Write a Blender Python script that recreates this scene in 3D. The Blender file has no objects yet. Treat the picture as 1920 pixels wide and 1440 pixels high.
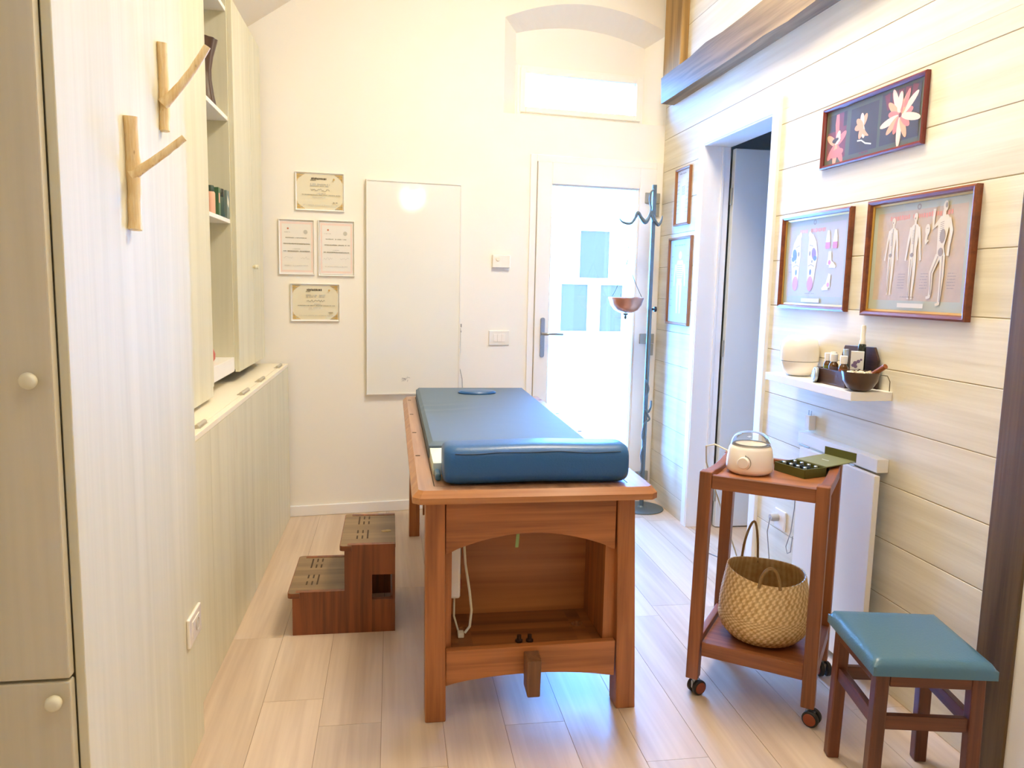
import bpy, bmesh, math, random
from mathutils import Vector, Matrix, Euler
PI = math.pi
R = random.Random(7)
scene = bpy.context.scene
COL = scene.collection

# ------------------------------------------------------------------ materials
MATS = {}
def _new(name):
    m = bpy.data.materials.new(name); m.use_nodes = True
    nt = m.node_tree; b = nt.nodes['Principled BSDF']
    return m, nt, b
def lin(c):
    return tuple(((x / 12.92) if x <= .04045 else ((x + .055) / 1.055) ** 2.4) for x in c)
def srgb(r, g, b):
    return lin((r / 255, g / 255, b / 255)) + (1,)
def plain(name, col, rough=.5, metal=0, spec=.5, coat=0, bump=0, bscale=80, var=0, vscale=6):
    if name in MATS: return MATS[name]
    m, nt, b = _new(name)
    b.inputs['Base Color'].default_value = col
    b.inputs['Roughness'].default_value = rough
    b.inputs['Metallic'].default_value = metal
    b.inputs['Specular IOR Level'].default_value = spec
    b.inputs['Coat Weight'].default_value = coat
    b.inputs['Coat Roughness'].default_value = .08
    tc = nt.nodes.new('ShaderNodeTexCoord')
    if var:
        n = nt.nodes.new('ShaderNodeTexNoise'); n.inputs['Scale'].default_value = vscale; n.inputs['Detail'].default_value = 4
        nt.links.new(tc.outputs['Object'], n.inputs['Vector'])
        r = nt.nodes.new('ShaderNodeValToRGB')
        r.color_ramp.elements[0].position = .3; r.color_ramp.elements[1].position = .7
        r.color_ramp.elements[0].color = tuple(c * (1 - var) for c in col[:3]) + (1,)
        r.color_ramp.elements[1].color = tuple(min(1, c * (1 + var)) for c in col[:3]) + (1,)
        nt.links.new(n.outputs['Fac'], r.inputs['Fac']); nt.links.new(r.outputs['Color'], b.inputs['Base Color'])
    if bump:
        n = nt.nodes.new('ShaderNodeTexNoise'); n.inputs['Scale'].default_value = bscale; n.inputs['Detail'].default_value = 3
        nt.links.new(tc.outputs['Object'], n.inputs['Vector'])
        bp = nt.nodes.new('ShaderNodeBump'); bp.inputs['Strength'].default_value = bump; bp.inputs['Distance'].default_value = .004
        nt.links.new(n.outputs['Fac'], bp.inputs['Height']); nt.links.new(bp.outputs['Normal'], b.inputs['Normal'])
    MATS[name] = m
    return m
def wood(name, c1, c2, axis='Z', rough=.42, coat=.15, fine=26, bump=.12, knots=0, island=0, dark=None, spec=.5):
    """grain stretched along AXIS in object space"""
    if name in MATS: return MATS[name]
    m, nt, b = _new(name)
    L = nt.links.new
    tc = nt.nodes.new('ShaderNodeTexCoord')
    geo = nt.nodes.new('ShaderNodeNewGeometry')
    add = nt.nodes.new('ShaderNodeVectorMath'); add.operation = 'ADD'
    mul = nt.nodes.new('ShaderNodeMath'); mul.operation = 'MULTIPLY'; mul.inputs[1].default_value = 37.0
    L(geo.outputs['Random Per Island'], mul.inputs[0])
    L(tc.outputs['Object'], add.inputs[0]); L(mul.outputs[0], add.inputs[1])
    def mapped(across, along):
        mp = nt.nodes.new('ShaderNodeMapping')
        s = [across] * 3; s['XYZ'.index(axis)] = along
        mp.inputs['Scale'].default_value = s
        L(add.outputs[0], mp.inputs['Vector']); return mp
    n1 = nt.nodes.new('ShaderNodeTexNoise'); n1.inputs['Scale'].default_value = 1; n1.inputs['Detail'].default_value = 5; n1.inputs['Distortion'].default_value = .6
    L(mapped(fine, fine * .05).outputs[0], n1.inputs['Vector'])
    n2 = nt.nodes.new('ShaderNodeTexNoise'); n2.inputs['Scale'].default_value = 1; n2.inputs['Detail'].default_value = 2
    L(mapped(fine * 5, fine * .16).outputs[0], n2.inputs['Vector'])
    mx = nt.nodes.new('ShaderNodeMath'); mx.operation = 'MULTIPLY_ADD'; mx.inputs[1].default_value = .35
    L(n2.outputs['Fac'], mx.inputs[0])
    sub = nt.nodes.new('ShaderNodeMath'); sub.operation = 'SUBTRACT'; sub.inputs[1].default_value = .175
    L(n1.outputs['Fac'], sub.inputs[0]); L(sub.outputs[0], mx.inputs[2])
    r = nt.nodes.new('ShaderNodeValToRGB')
    r.color_ramp.elements[0].position = .3; r.color_ramp.elements[1].position = .7
    r.color_ramp.elements[0].color = c1; r.color_ramp.elements[1].color = c2
    L(mx.outputs[0], r.inputs['Fac'])
    out = r.outputs['Color']
    if island:
        hsv = nt.nodes.new('ShaderNodeHueSaturation')
        mr = nt.nodes.new('ShaderNodeMapRange'); mr.inputs['To Min'].default_value = 1 - island; mr.inputs['To Max'].default_value = 1 + island * .6
        L(geo.outputs['Random Per Island'], mr.inputs['Value']); L(mr.outputs[0], hsv.inputs['Value'])
        L(out, hsv.inputs['Color']); out = hsv.outputs['Color']
    if knots:
        v = nt.nodes.new('ShaderNodeTexVoronoi'); v.inputs['Scale'].default_value = 1
        L(mapped(knots, knots * .4).outputs[0], v.inputs['Vector'])
        kr = nt.nodes.new('ShaderNodeValToRGB'); kr.color_ramp.elements[0].position = .03; kr.color_ramp.elements[1].position = .16
        kr.color_ramp.elements[0].color = (1, 1, 1, 1); kr.color_ramp.elements[1].color = (0, 0, 0, 1)
        L(v.outputs['Distance'], kr.inputs['Fac'])
        mixn = nt.nodes.new('ShaderNodeMix'); mixn.data_type = 'RGBA'
        kf = nt.nodes.new('ShaderNodeMath'); kf.operation = 'MULTIPLY'; kf.inputs[1].default_value = .55
        L(kr.outputs['Color'], kf.inputs[0]); L(kf.outputs[0], mixn.inputs['Factor'])
        L(out, mixn.inputs['A']); mixn.inputs['B'].default_value = dark or tuple(c * .55 for c in c1[:3]) + (1,)
        out = mixn.outputs['Result']
    L(out, b.inputs['Base Color'])
    b.inputs['Roughness'].default_value = rough; b.inputs['Coat Weight'].default_value = coat; b.inputs['Coat Roughness'].default_value = .25
    b.inputs['Specular IOR Level'].default_value = spec
    if bump:
        bp = nt.nodes.new('ShaderNodeBump'); bp.inputs['Strength'].default_value = bump; bp.inputs['Distance'].default_value = .003
        L(mx.outputs[0], bp.inputs['Height']); L(bp.outputs['Normal'], b.inputs['Normal'])
    MATS[name] = m
    return m
def glassy(name, tint, gloss_col=(1, 1, 1, 1), rough=.02, ior=1.45, mn=0.0):
    if name in MATS: return MATS[name]
    m = bpy.data.materials.new(name); m.use_nodes = True; nt = m.node_tree; nt.nodes.clear()
    o = nt.nodes.new('ShaderNodeOutputMaterial'); t = nt.nodes.new('ShaderNodeBsdfTransparent'); g = nt.nodes.new('ShaderNodeBsdfGlossy')
    t.inputs['Color'].default_value = tint; g.inputs['Roughness'].default_value = rough; g.inputs['Color'].default_value = gloss_col
    f = nt.nodes.new('ShaderNodeFresnel'); f.inputs['IOR'].default_value = ior
    mx = nt.nodes.new('ShaderNodeMixShader')
    if mn:
        a = nt.nodes.new('ShaderNodeMath'); a.operation = 'ADD'; a.inputs[1].default_value = mn; nt.links.new(f.outputs[0], a.inputs[0]); nt.links.new(a.outputs[0], mx.inputs[0])
    else: nt.links.new(f.outputs[0], mx.inputs[0])
    nt.links.new(t.outputs[0], mx.inputs[1]); nt.links.new(g.outputs[0], mx.inputs[2]); nt.links.new(mx.outputs[0], o.inputs[0])
    MATS[name] = m; return m
def emit(name, col, s):
    m, nt, b = _new(name); b.inputs['Base Color'].default_value = col
    b.inputs['Emission Color'].default_value = col; b.inputs['Emission Strength'].default_value = s
    MATS[name] = m; return m

M_WALL = plain('cream wall paint', srgb(245, 241, 230), .75, bump=.05, bscale=60, spec=.3)
M_CEIL = plain('ceiling paint', srgb(240, 232, 215), .8)
M_PVC = plain('white joinery', srgb(246, 243, 236), .35)
M_CASE = plain('white casing', srgb(243, 242, 240), .4)
M_LEAFG = plain('pale grey door paint', srgb(226, 229, 228), .4)
M_PINE = wood('whitewashed pine', srgb(216, 211, 182), srgb(228, 223, 196), 'Z', .55, 0, 14, .06, knots=4.2, dark=srgb(214, 203, 176), spec=.35)
M_PINE_SHADE = wood('whitewashed pine in shade', srgb(196, 188, 162), srgb(212, 204, 180), 'Z', .55, 0, 12, .05, knots=2.5, dark=srgb(200, 186, 158), spec=.35)  # wardrobe doors: darker pine, the shade of the front put into the colour
M_LID = plain('cream lid paint', srgb(244, 236, 214), .5)
M_SHELFW = plain('white shelf laminate', srgb(246, 244, 238), .4)
M_PLANKW = wood('whitewashed wall planks', srgb(220, 211, 186), srgb(238, 231, 210), 'Y', .55, 0, 16, .5, knots=2.2, island=.035, dark=srgb(224, 215, 192), spec=.35)
M_GROOVE = plain('groove backing', srgb(176, 160, 128), .8)  # darker tan backing seen between the wall planks
M_FLOOR = wood('pale oak floor', srgb(200, 176, 150), srgb(224, 203, 178), 'Y', .38, .1, 13, .05, knots=2.3, island=.07, dark=srgb(158, 132, 108))
M_FGAP = plain('floor joint', srgb(150, 122, 95), .8)
M_OLDBEAM = wood('old oak beam', srgb(108, 94, 74), srgb(164, 142, 110), 'Y', .6, 0, 16, .4, knots=2.4, dark=srgb(50, 42, 34))
M_OLDPOST = wood('golden old oak', srgb(136, 104, 56), srgb(190, 150, 88), 'Z', .6, 0, 16, .3)
M_DARKPOST = wood('dark stained post', srgb(74, 56, 32), srgb(112, 88, 52), 'Z', .55, 0, 22, .3)
def family(nm, a, b, **k):
    return {x: wood(nm + ' ' + x, a, b, x, **k) for x in 'XYZ'}
W_TAB = family('walnut stained beech', srgb(130, 74, 34), srgb(184, 114, 60))
W_TOP = wood('table top beech', srgb(150, 104, 74), srgb(186, 140, 106), 'Y', .35, .3, 22)
W_EDGE = wood('table edge beech', srgb(158, 96, 50), srgb(194, 134, 80), 'X', .35, .3, 22)
W_STEP = family('red brown step wood', srgb(98, 50, 22), srgb(150, 82, 40))
W_TREAD = wood('olive brown tread', srgb(112, 88, 56), srgb(146, 118, 80), 'X', .45, .1, 20)
W_TRO = family('trolley beech', srgb(112, 62, 30), srgb(162, 96, 52))
W_TRAY = wood('trolley tray', srgb(150, 92, 50), srgb(190, 126, 76), 'X', .35, .2, 20)
W_STOOL = family('stool dark wood', srgb(74, 36, 20), srgb(120, 64, 36))
M_DKSLOT = plain('dark slot', srgb(66, 46, 28), .7)
M_BLUE = plain('petrol blue vinyl', srgb(34, 92, 150), .38, coat=.1, bump=.15, bscale=160)
M_BLUEM = plain('slate blue vinyl', srgb(106, 124, 142), .62, coat=.0, spec=.25, bump=.35, bscale=9)
M_TEAL = plain('teal blue leatherette', srgb(72, 114, 138), .35, coat=.15, bump=.2, bscale=220)
M_SEAM = plain('navy seam', srgb(24, 52, 84), .6)
M_MINT = plain('pale mint foam', srgb(214, 230, 216), .7)
M_IRON = plain('blue grey iron', srgb(104, 116, 118), .42, .4)
M_STEEL = plain('brushed steel', srgb(170, 172, 172), .3, .9)
M_GREYMET = plain('grey hinge metal', srgb(172, 172, 164), .4, .5)
M_BRASS = plain('dull brass', srgb(170, 140, 80), .35, .9)
M_HINGE = plain('pale hinge metal', srgb(196, 188, 170), .35, .35)
M_COPPER = plain('copper bowl', srgb(214, 150, 118), .28, .65, var=.08, vscale=20)
M_BLACK = plain('black rubber', srgb(28, 28, 30), .5)
M_WHITEP = plain('glossy white plastic', srgb(248, 242, 232), .2, coat=.3)
M_WHITE = plain('matt white', srgb(246, 243, 238), .5)
M_BOARD = plain('glossy white board', srgb(240, 240, 232), .06, coat=.4, spec=.5)
M_ALU = plain('white aluminium edge', srgb(238, 236, 228), .3)
M_SMUDGE = plain('grey smudge', srgb(206, 206, 200), .3)
M_SMUDGE2 = plain('dark smudge', srgb(168, 168, 166), .3)
M_GREYCORD = plain('grey cord', srgb(150, 150, 148), .5)
M_WCORD = plain('ivory cord', srgb(226, 218, 192), .5)
M_TWIG = wood('peeled twig', srgb(226, 190, 128), srgb(250, 228, 180), 'Z', .45, .1, 60, .5, knots=70, dark=srgb(150, 100, 46))
M_BOXW = wood('dark rosewood', srgb(52, 34, 30), srgb(84, 58, 50), 'Y', .4, .1, 30)
M_BOWLW = plain('coconut brown', srgb(78, 56, 42), .32, coat=.3, var=.15, vscale=18)
M_AMBER = plain('amber glass', srgb(96, 58, 18), .12, coat=.5)
M_GREENG = plain('green glass', srgb(24, 66, 46), .12, coat=.5)
M_DKCOL = plain('dark bottle', srgb(26, 34, 26), .2, coat=.3)
M_OLIVE = plain('olive green card', srgb(84, 86, 34), .5)
M_OLIVEL = plain('olive lid lining', srgb(128, 130, 84), .45)
M_OLIVEE = plain('lime card edge', srgb(150, 150, 50), .5)
M_FOAMB = plain('black foam insert', srgb(20, 28, 26), .8)
M_SILVER = plain('silver cap', srgb(190, 200, 206), .25, .6)
M_CINN = plain('cinnamon bark', srgb(150, 84, 36), .6)
M_PETAL = plain('cream petals', srgb(240, 232, 206), .6)
M_PINKL = plain('peach label', srgb(236, 180, 150), .5)
M_GREENL = plain('green carton', srgb(70, 110, 72), .5)
M_DKGREEN = plain('dark green carton', srgb(48, 72, 56), .5)
M_GREYGR = plain('grey green carton', srgb(120, 136, 128), .5)
M_RED = plain('orange red glaze', srgb(206, 92, 60), .3)
M_PAPER = plain('white paper', srgb(240, 240, 236), .6)
M_VIOLET = plain('violet print', srgb(132, 110, 150), .5)
M_INK = plain('dark ink', srgb(70, 64, 52), .6)
M_INKG = plain('grey ink', srgb(196, 194, 182), .6)
M_INKM = plain('mid ink', srgb(150, 144, 124), .6)
M_PARCH = plain('parchment', srgb(230, 222, 194), .5, coat=.2)
M_GOLDP = plain('gold print', srgb(206, 170, 96), .5)
M_ROSEP = plain('rose print', srgb(238, 216, 204), .5)
M_CERT = plain('certificate paper', srgb(236, 232, 222), .5, coat=.2)
M_ORED = plain('small red mark', srgb(200, 120, 90), .5)
M_FRW = wood('mahogany frame', srgb(104, 44, 20), srgb(140, 72, 34), 'X', .3, .4, 24, .05)
M_FRR = plain('red brown frame', srgb(118, 36, 34), .3, coat=.4)
M_FRP = plain('pale oak frame', srgb(150, 96, 54), .35, coat=.2)
M_GILT = plain('gilt edge', srgb(206, 160, 84), .28, .7)
M_MAT = plain('grey green mount', srgb(178, 182, 160), .5, coat=.12)
M_SEPIA = plain('pinkish brown print', srgb(192, 171, 142), .5, coat=.12, var=.05, vscale=30)
M_REDT = plain('red title ink', srgb(220, 146, 124), .4, coat=.3)
M_FIG = plain('ivory figure ink', srgb(220, 210, 184), .4, coat=.3)
M_FIGD = plain('grey bone ink', srgb(156, 142, 126), .4, coat=.3)
M_GREYP = plain('grey lilac print', srgb(190, 184, 176), .5, coat=.12)
M_FOOT = plain('pale foot ink', srgb(234, 236, 230), .4, coat=.3)
M_ROSE = plain('rose heel ink', srgb(206, 120, 140), .4, coat=.3)
M_BLUEI = plain('blue organ ink', srgb(100, 112, 170), .4, coat=.3)
M_PLUM = plain('plum organ ink', srgb(146, 92, 128), .4, coat=.3)
M_DGREY = plain('dark olive mount', srgb(94, 96, 78), .5, coat=.12)
M_PH1 = plain('photo dark ground', srgb(74, 70, 66), .5, coat=.12)
M_PK1 = plain('petal pink', srgb(226, 128, 118), .4, coat=.3)
M_PK2 = plain('petal pale', srgb(246, 208, 188), .4, coat=.3)
M_PK3 = plain('petal peach', srgb(238, 168, 126), .4, coat=.3)
M_PK4 = plain('petal maroon', srgb(120, 58, 62), .4, coat=.3)
M_SKEL = plain('pale skeleton print', srgb(226, 222, 214), .5, coat=.12)
M_SKELB = plain('bluish print', srgb(190, 200, 206), .5, coat=.12)
M_DOORGL = glassy('clear door pane', (1, 1, 1, 1))
M_DOME = glassy('clear dome', (.985, .985, .985, 1), rough=.05, ior=1.25)
M_PUMP = glassy('frosted pump', (.95, .95, .93, 1), rough=.3, mn=.25)
M_FACADE = plain('white render', srgb(240, 240, 240), .8)
M_FWIN = plain('pale blue window', (.088, .043, .0225, 1), .7, spec=.0)
M_TERR = plain('pale paving', srgb(230, 230, 230), .8)
M_LAMP = emit('lamp glow', (1, .82, .58, 1), 40)
M_LAMPB = plain('lamp metal', srgb(200, 200, 196), .3, .8)

def basket_mat():
    m, nt, b = _new('woven seagrass'); L = nt.links.new
    g = nt.nodes.new('ShaderNodeVertexColor'); g.layer_name = 'weave'
    tc = nt.nodes.new('ShaderNodeTexCoord')
    n = nt.nodes.new('ShaderNodeTexNoise'); n.inputs['Scale'].default_value = 45; L(tc.outputs['Object'], n.inputs['Vector'])
    ad = nt.nodes.new('ShaderNodeMath'); ad.operation = 'MULTIPLY_ADD'; ad.inputs[1].default_value = .5
    L(n.outputs['Fac'], ad.inputs[0]); L(g.outputs['Color'], ad.inputs[2])
    r = nt.nodes.new('ShaderNodeValToRGB'); e = r.color_ramp.elements
    e[0].position = .25; e[0].color = srgb(192, 150, 88); e[1].position = .9; e[1].color = srgb(246, 218, 162)
    L(ad.outputs[0], r.inputs['Fac']); L(r.outputs['Color'], b.inputs['Base Color']); b.inputs['Roughness'].default_value = .65
    return m
M_BASKET = basket_mat()
M_ROPE = plain('twisted rope', srgb(150, 118, 70), .7, bump=.6, bscale=120)

# ------------------------------------------------------------------ mesh builder
class MB:
    def __init__(s): s.bm = bmesh.new(); s.mats = []; s.i = 0
    def m(s, mat):
        if mat not in s.mats: s.mats.append(mat)
        s.i = s.mats.index(mat); return s
    def face(s, vs):
        try: f = s.bm.faces.new(vs); f.material_index = s.i; return f
        except ValueError: return None
    def poly(s, pts): return s.face([s.bm.verts.new(p) for p in pts])
    def hexa(s, p):   # 4 bottom (ccw from above), 4 top
        v = [s.bm.verts.new(q) for q in p]
        for f in ((3, 2, 1, 0), (4, 5, 6, 7), (0, 1, 5, 4), (1, 2, 6, 5), (2, 3, 7, 6), (3, 0, 4, 7)): s.face([v[k] for k in f])
        return s
    def box(s, x0, x1, y0, y1, z0, z1):
        return s.hexa([(x0, y0, z0), (x1, y0, z0), (x1, y1, z0), (x0, y1, z0), (x0, y0, z1), (x1, y0, z1), (x1, y1, z1), (x0, y1, z1)])
    def frus(s, b, t, z0, z1):  # b,t = (x0,x1,y0,y1)
        return s.hexa([(b[0], b[2], z0), (b[1], b[2], z0), (b[1], b[3], z0), (b[0], b[3], z0), (t[0], t[2], z1), (t[1], t[2], z1), (t[1], t[3], z1), (t[0], t[3], z1)])
    def prism(s, pts, axis, a, b):
        """pts 2d loop extruded along axis from a to b. axis X: (y,z) Y: (x,z) Z: (x,y)"""
        def P(p, k): return {'X': (k, p[0], p[1]), 'Y': (p[0], k, p[1]), 'Z': (p[0], p[1], k)}[axis]
        A = [s.bm.verts.new(P(p, a)) for p in pts]; B = [s.bm.verts.new(P(p, b)) for p in pts]
        n = len(pts)
        s.face(A); s.face(B[::-1])
        for k in range(n): s.face([A[k], B[k], B[(k + 1) % n], A[(k + 1) % n]])
        return s
    def lathe(s, prof, c=(0, 0, 0), seg=32, mat3=None, sx=1, sy=1):
        rings = []
        for r, z in prof:
            if r < 1e-6: rings.append([s.bm.verts.new((0, 0, z))])
            else: rings.append([s.bm.verts.new((r * sx * math.cos(2 * PI * k / seg), r * sy * math.sin(2 * PI * k / seg), z)) for k in range(seg)])
        for a, b in zip(rings, rings[1:]):
            if len(a) == 1 and len(b) == 1: continue
            for k in range(seg):
                k2 = (k + 1) % seg
                if len(a) == 1: s.face([a[0], b[k], b[k2]])
                elif len(b) == 1: s.face([a[k], a[k2], b[0]])
                else: s.face([a[k], a[k2], b[k2], b[k]])
        M = (mat3.to_4x4() if mat3 else Matrix.Identity(4)); M = Matrix.Translation(c) @ M
        for r in rings:
            for v in r: v.co = M @ v.co
        return s
    def tube(s, path, rad, seg=10, closed=False):
        P = [Vector(p) for p in path]; n = len(P)
        if not hasattr(rad, '__len__'): rad = [rad] * n
        rings = []; nrm = None
        for k in range(n):
            t = (P[(k + 1) % n] - P[k - 1]) if closed else (P[min(k + 1, n - 1)] - P[max(k - 1, 0)])
            t.normalize()
            if nrm is None:
                nrm = t.orthogonal().normalized()
            nrm = (nrm - t * nrm.dot(t)).normalized(); bn = t.cross(nrm)
            rings.append([s.bm.verts.new(P[k] + (nrm * math.cos(2 * PI * j / seg) + bn * math.sin(2 * PI * j / seg)) * rad[k]) for j in range(seg)])
        for k in range(n if closed else n - 1):
            a, b = rings[k], rings[(k + 1) % n]
            for j in range(seg): s.face([a[j], a[(j + 1) % seg], b[(j + 1) % seg], b[j]])
        if not closed: s.face(rings[0][::-1]); s.face(rings[-1])
        return s
    def rrect(s, x0, x1, y0, y1, z0, z1, r, n=5):
        """box with rounded vertical corners"""
        pts = []
        for cx, cy, a in ((x1 - r, y1 - r, 0), (x0 + r, y1 - r, 90), (x0 + r, y0 + r, 180), (x1 - r, y0 + r, 270)):
            for k in range(n + 1):
                t = math.radians(a + 90 * k / n); pts.append((cx + r * math.cos(t), cy + r * math.sin(t)))
        return s.prism(pts, 'Z', z0, z1)
    def xform(s, M):
        for v in s.bm.verts: v.co = M @ v.co
        return s
    def build(s, name, parent=None, bevel=0, smooth=None, loc=(0, 0, 0), rot=(0, 0, 0), bseg=2, sub=0, ang=38):
        bmesh.ops.recalc_face_normals(s.bm, faces=s.bm.faces)
        if smooth is None: smooth = not bevel
        if smooth:
            for f in s.bm.faces: f.smooth = True
            for e in s.bm.edges:
                if len(e.link_faces) == 2 and e.calc_face_angle(0) > math.radians(ang): e.smooth = False
        me = bpy.data.meshes.new(name); s.bm.to_mesh(me); s.bm.free()
        for m in s.mats: me.materials.append(m)
        o = bpy.data.objects.new(name, me); COL.objects.link(o)
        o.location = loc; o.rotation_euler = rot
        if parent: o.parent = parent
        if bevel:
            b = o.modifiers.new('bevel', 'BEVEL'); b.width = bevel; b.segments = bseg; b.limit_method = 'ANGLE'; b.angle_limit = math.radians(35)
        if sub:
            d = o.modifiers.new('sub', 'SUBSURF'); d.levels = sub; d.render_levels = sub
        return o
def mb(mat): return MB().m(mat)
def thing(name, label, cat, loc=(0, 0, 0), rz=0, group=None, rot=None):
    o = bpy.data.objects.new(name, None); COL.objects.link(o); o.empty_display_size = .05
    o.location = loc; o.rotation_euler = rot or (0, 0, rz)
    return tag(o, label, cat, group)
def tag(o, label, cat=None, group=None):
    o['label'] = label
    if cat: o['category'] = cat
    if group: o['group'] = group
    return o
def struct(o, label=None):
    o['kind'] = 'structure'
    if label: o['label'] = label
    return o
def dup(root, loc, label, rz=None, group=None):
    r = root.copy(); COL.objects.link(r); r.location = loc; r['label'] = label
    if rz is not None: r.rotation_euler = (0, 0, rz)
    if group: r['group'] = group
    for ch in list(root.children):
        c = ch.copy(); COL.objects.link(c); c.parent = r
        for g in list(ch.children):
            d = g.copy(); COL.objects.link(d); d.parent = c
    return r
def ring(mbd, w, h, prof):
    """picture frame: profile points (inset, y) swept round a w x h rectangle, local x right, z up"""
    loops = []
    for ins, y in prof:
        x, z = w / 2 - ins, h / 2 - ins
        loops.append([mbd.bm.verts.new(p) for p in ((-x, y, -z), (x, y, -z), (x, y, z), (-x, y, z))])
    n = len(loops)
    for k in range(n):
        a, b = loops[k], loops[(k + 1) % n]
        for j in range(4): mbd.face([a[j], a[(j + 1) % 4], b[(j + 1) % 4], b[j]])
    return mbd
class Art(MB):
    """flat print in local x,z; each layer lies a hair in front of the last"""
    def __init__(s, y0=-.004): super().__init__(); s.y0 = y0; s.k = 0
    def Y(s): s.k += 1; return s.y0 - .00003 * s.k
    def p2(s, pts, mat): s.m(mat); y = s.Y(); s.poly([(x, y, z) for x, z in pts]); return s
    def q(s, x0, x1, z0, z1, mat): return s.p2([(x0, z0), (x1, z0), (x1, z1), (x0, z1)], mat)
    def ell(s, cx, cz, rx, rz, mat, rot=0, n=18, taper=0):
        pts = []
        for k in range(n):
            t = 2 * PI * k / n; a, b = rx * math.cos(t), rz * math.sin(t)
            a *= (1 - taper * math.sin(t)); c, d = math.cos(rot), math.sin(rot)
            pts.append((cx + a * c - b * d, cz + a * d + b * c))
        return s.p2(pts, mat)
    def line(s, pts, w, mat):
        for (x0, z0), (x1, z1) in zip(pts, pts[1:]):
            d = math.hypot(x1 - x0, z1 - z0) or 1; nx, nz = -(z1 - z0) / d * w / 2, (x1 - x0) / d * w / 2
            s.p2([(x0 - nx, z0 - nz), (x1 - nx, z1 - nz), (x1 + nx, z1 + nz), (x0 + nx, z0 + nz)], mat)
        return s
    def limb(s, pts, ws, mat):
        L, Rr = [], []
        for k, (x, z) in enumerate(pts):
            a = pts[max(k - 1, 0)]; b = pts[min(k + 1, len(pts) - 1)]
            d = math.hypot(b[0] - a[0], b[1] - a[1]) or 1; nx, nz = -(b[1] - a[1]) / d, (b[0] - a[0]) / d
            L.append((x + nx * ws[k] / 2, z + nz * ws[k] / 2)); Rr.append((x - nx * ws[k] / 2, z - nz * ws[k] / 2))
        return s.p2(L + Rr[::-1], mat)
    def words(s, x0, x1, z, h, mat, rr, gap=.18):
        """a row of tiny letter strokes too small to read"""
        x = x0
        while x < x1:
            w = h * rr.uniform(.35, .7)
            if rr.random() > gap: s.q(x, min(x + w, x1), z - h / 2 * rr.uniform(.7, 1.1), z + h / 2 * rr.uniform(.7, 1.1), mat)
            x += w + h * .22
        return s

# ------------------------------------------------------------------ camera (27 mm, slightly pitched down)
cam = bpy.data.cameras.new('camera'); cam.sensor_width = 36; cam.lens = 27.0; cam.clip_start = .05
co = bpy.data.objects.new('camera', cam); COL.objects.link(co)
yaw, pit, rol = .15695109, .12749995, .02138393
fw = Vector((math.sin(yaw) * math.cos(pit), math.cos(yaw) * math.cos(pit), -math.sin(pit)))
rt = Vector((math.cos(yaw), -math.sin(yaw), 0)); up = rt.cross(fw)
r2 = rt * math.cos(rol) + up * math.sin(rol); u2 = -rt * math.sin(rol) + up * math.cos(rol)
mt = Matrix((r2, u2, -fw)).transposed().to_4x4(); mt.translation = (0, 0, 1.34)
co.matrix_world = mt
scene.camera = co

# ------------------------------------------------------------------ room dimensions
PHI = .11863311
P0 = Vector((-.568, 4.415, 0)); D = Vector((math.cos(PHI), math.sin(PHI), 0)); NB = Vector((-D.y, D.x, 0))
XR = 1.66; XL = -1.17; YF = -2.6
def bwp(s, z, d=0): return P0 + D * s + NB * d + Vector((0, 0, z))
def ceil_z(x): return 2.655 + (x + .745) * .72
SR = (XR - P0.x) / D.x      # where back wall meets right wall
SL = (XL - P0.x) / D.x

# floor of separate planks
b = MB(); b.m(M_FGAP); b.box(XL - .05, 3.1, YF - .05, 4.9, -.06, -.0015)
b.m(M_FLOOR); rr = random.Random(3); k = 0; pw = .1875
joint = {0: [2.86, 1.55], 1: [2.40, 1.1], 2: [2.24, .9], 3: [3.3, 2.0], 4: [3.9, 2.6, 1.2], 5: [2.18, .8], 6: [3.1, 1.9], 7: [3.75, 1.95]}
x = -.4045 - pw * 5
while x < 3.05:
    kk = round((x + .4045) / pw)
    js = sorted(joint.get(kk + 1, [rr.uniform(.4, 1.5), rr.uniform(1.9, 3.0), rr.uniform(3.4, 4.3)]) + [-1.2 + rr.uniform(-.6, .6)])
    ys = [YF] + js + [4.85]
    for a, c in zip(ys, ys[1:]):
        g = .0007
        b.box(max(x, XL) + g, x + pw - g, a + g, c - g, -.012, 0) if x + pw > XL else None
    x += pw
struct(b.build('floor', smooth=False))

# back wall with splayed arched niche, door opening and transom opening
b = mb(M_WALL)
TOPZ = 4.6
def wq(s0, s1, z0, z1, d=0):
    b.poly([bwp(s0, z0, d), bwp(s1, z0, d), bwp(s1, z1, d), bwp(s0, z1, d)])
nl, nr = 1.214, SR
DS0, DS1, DZ = 1.384, 2.235, 2.108
wq(SL, nl, 0, TOPZ); wq(nl, DS0, 0, 2.33); wq(DS0, DS1, DZ, 2.33); wq(DS1, SR + .02, 0, 2.33)
def arch(s0, s1, zl, zr, zm, n=20):
    # parabola-like arch through ends and crown
    pts = []
    for k in range(n + 1):
        t = k / n; base = zl + (zr - zl) * t; pts.append((s0 + (s1 - s0) * t, base + (zm - (zl + zr) / 2) * (1 - (2 * t - 1) ** 2)))
    return pts
FA = arch(nl, nr, 2.856, 2.87, 2.978); RA = arch(1.323, 2.155, 2.823, 2.815, 2.884)
for (s0, z0), (s1, z1) in zip(FA, FA[1:]): b.poly([bwp(s0, z0), bwp(s1, z1), bwp(s1, TOPZ), bwp(s0, TOPZ)])
wq(SR, SR + .03, 2.33, TOPZ)
DEP = .15
for (f0, f1, q0, q1) in zip(FA, FA[1:], RA, RA[1:]): b.poly([bwp(*f0), bwp(*f1), bwp(*q1, DEP), bwp(*q0, DEP)])
b.poly([bwp(nl, 2.33), bwp(*FA[0]), bwp(*RA[0], DEP), bwp(1.323, 2.362, DEP)])
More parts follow.
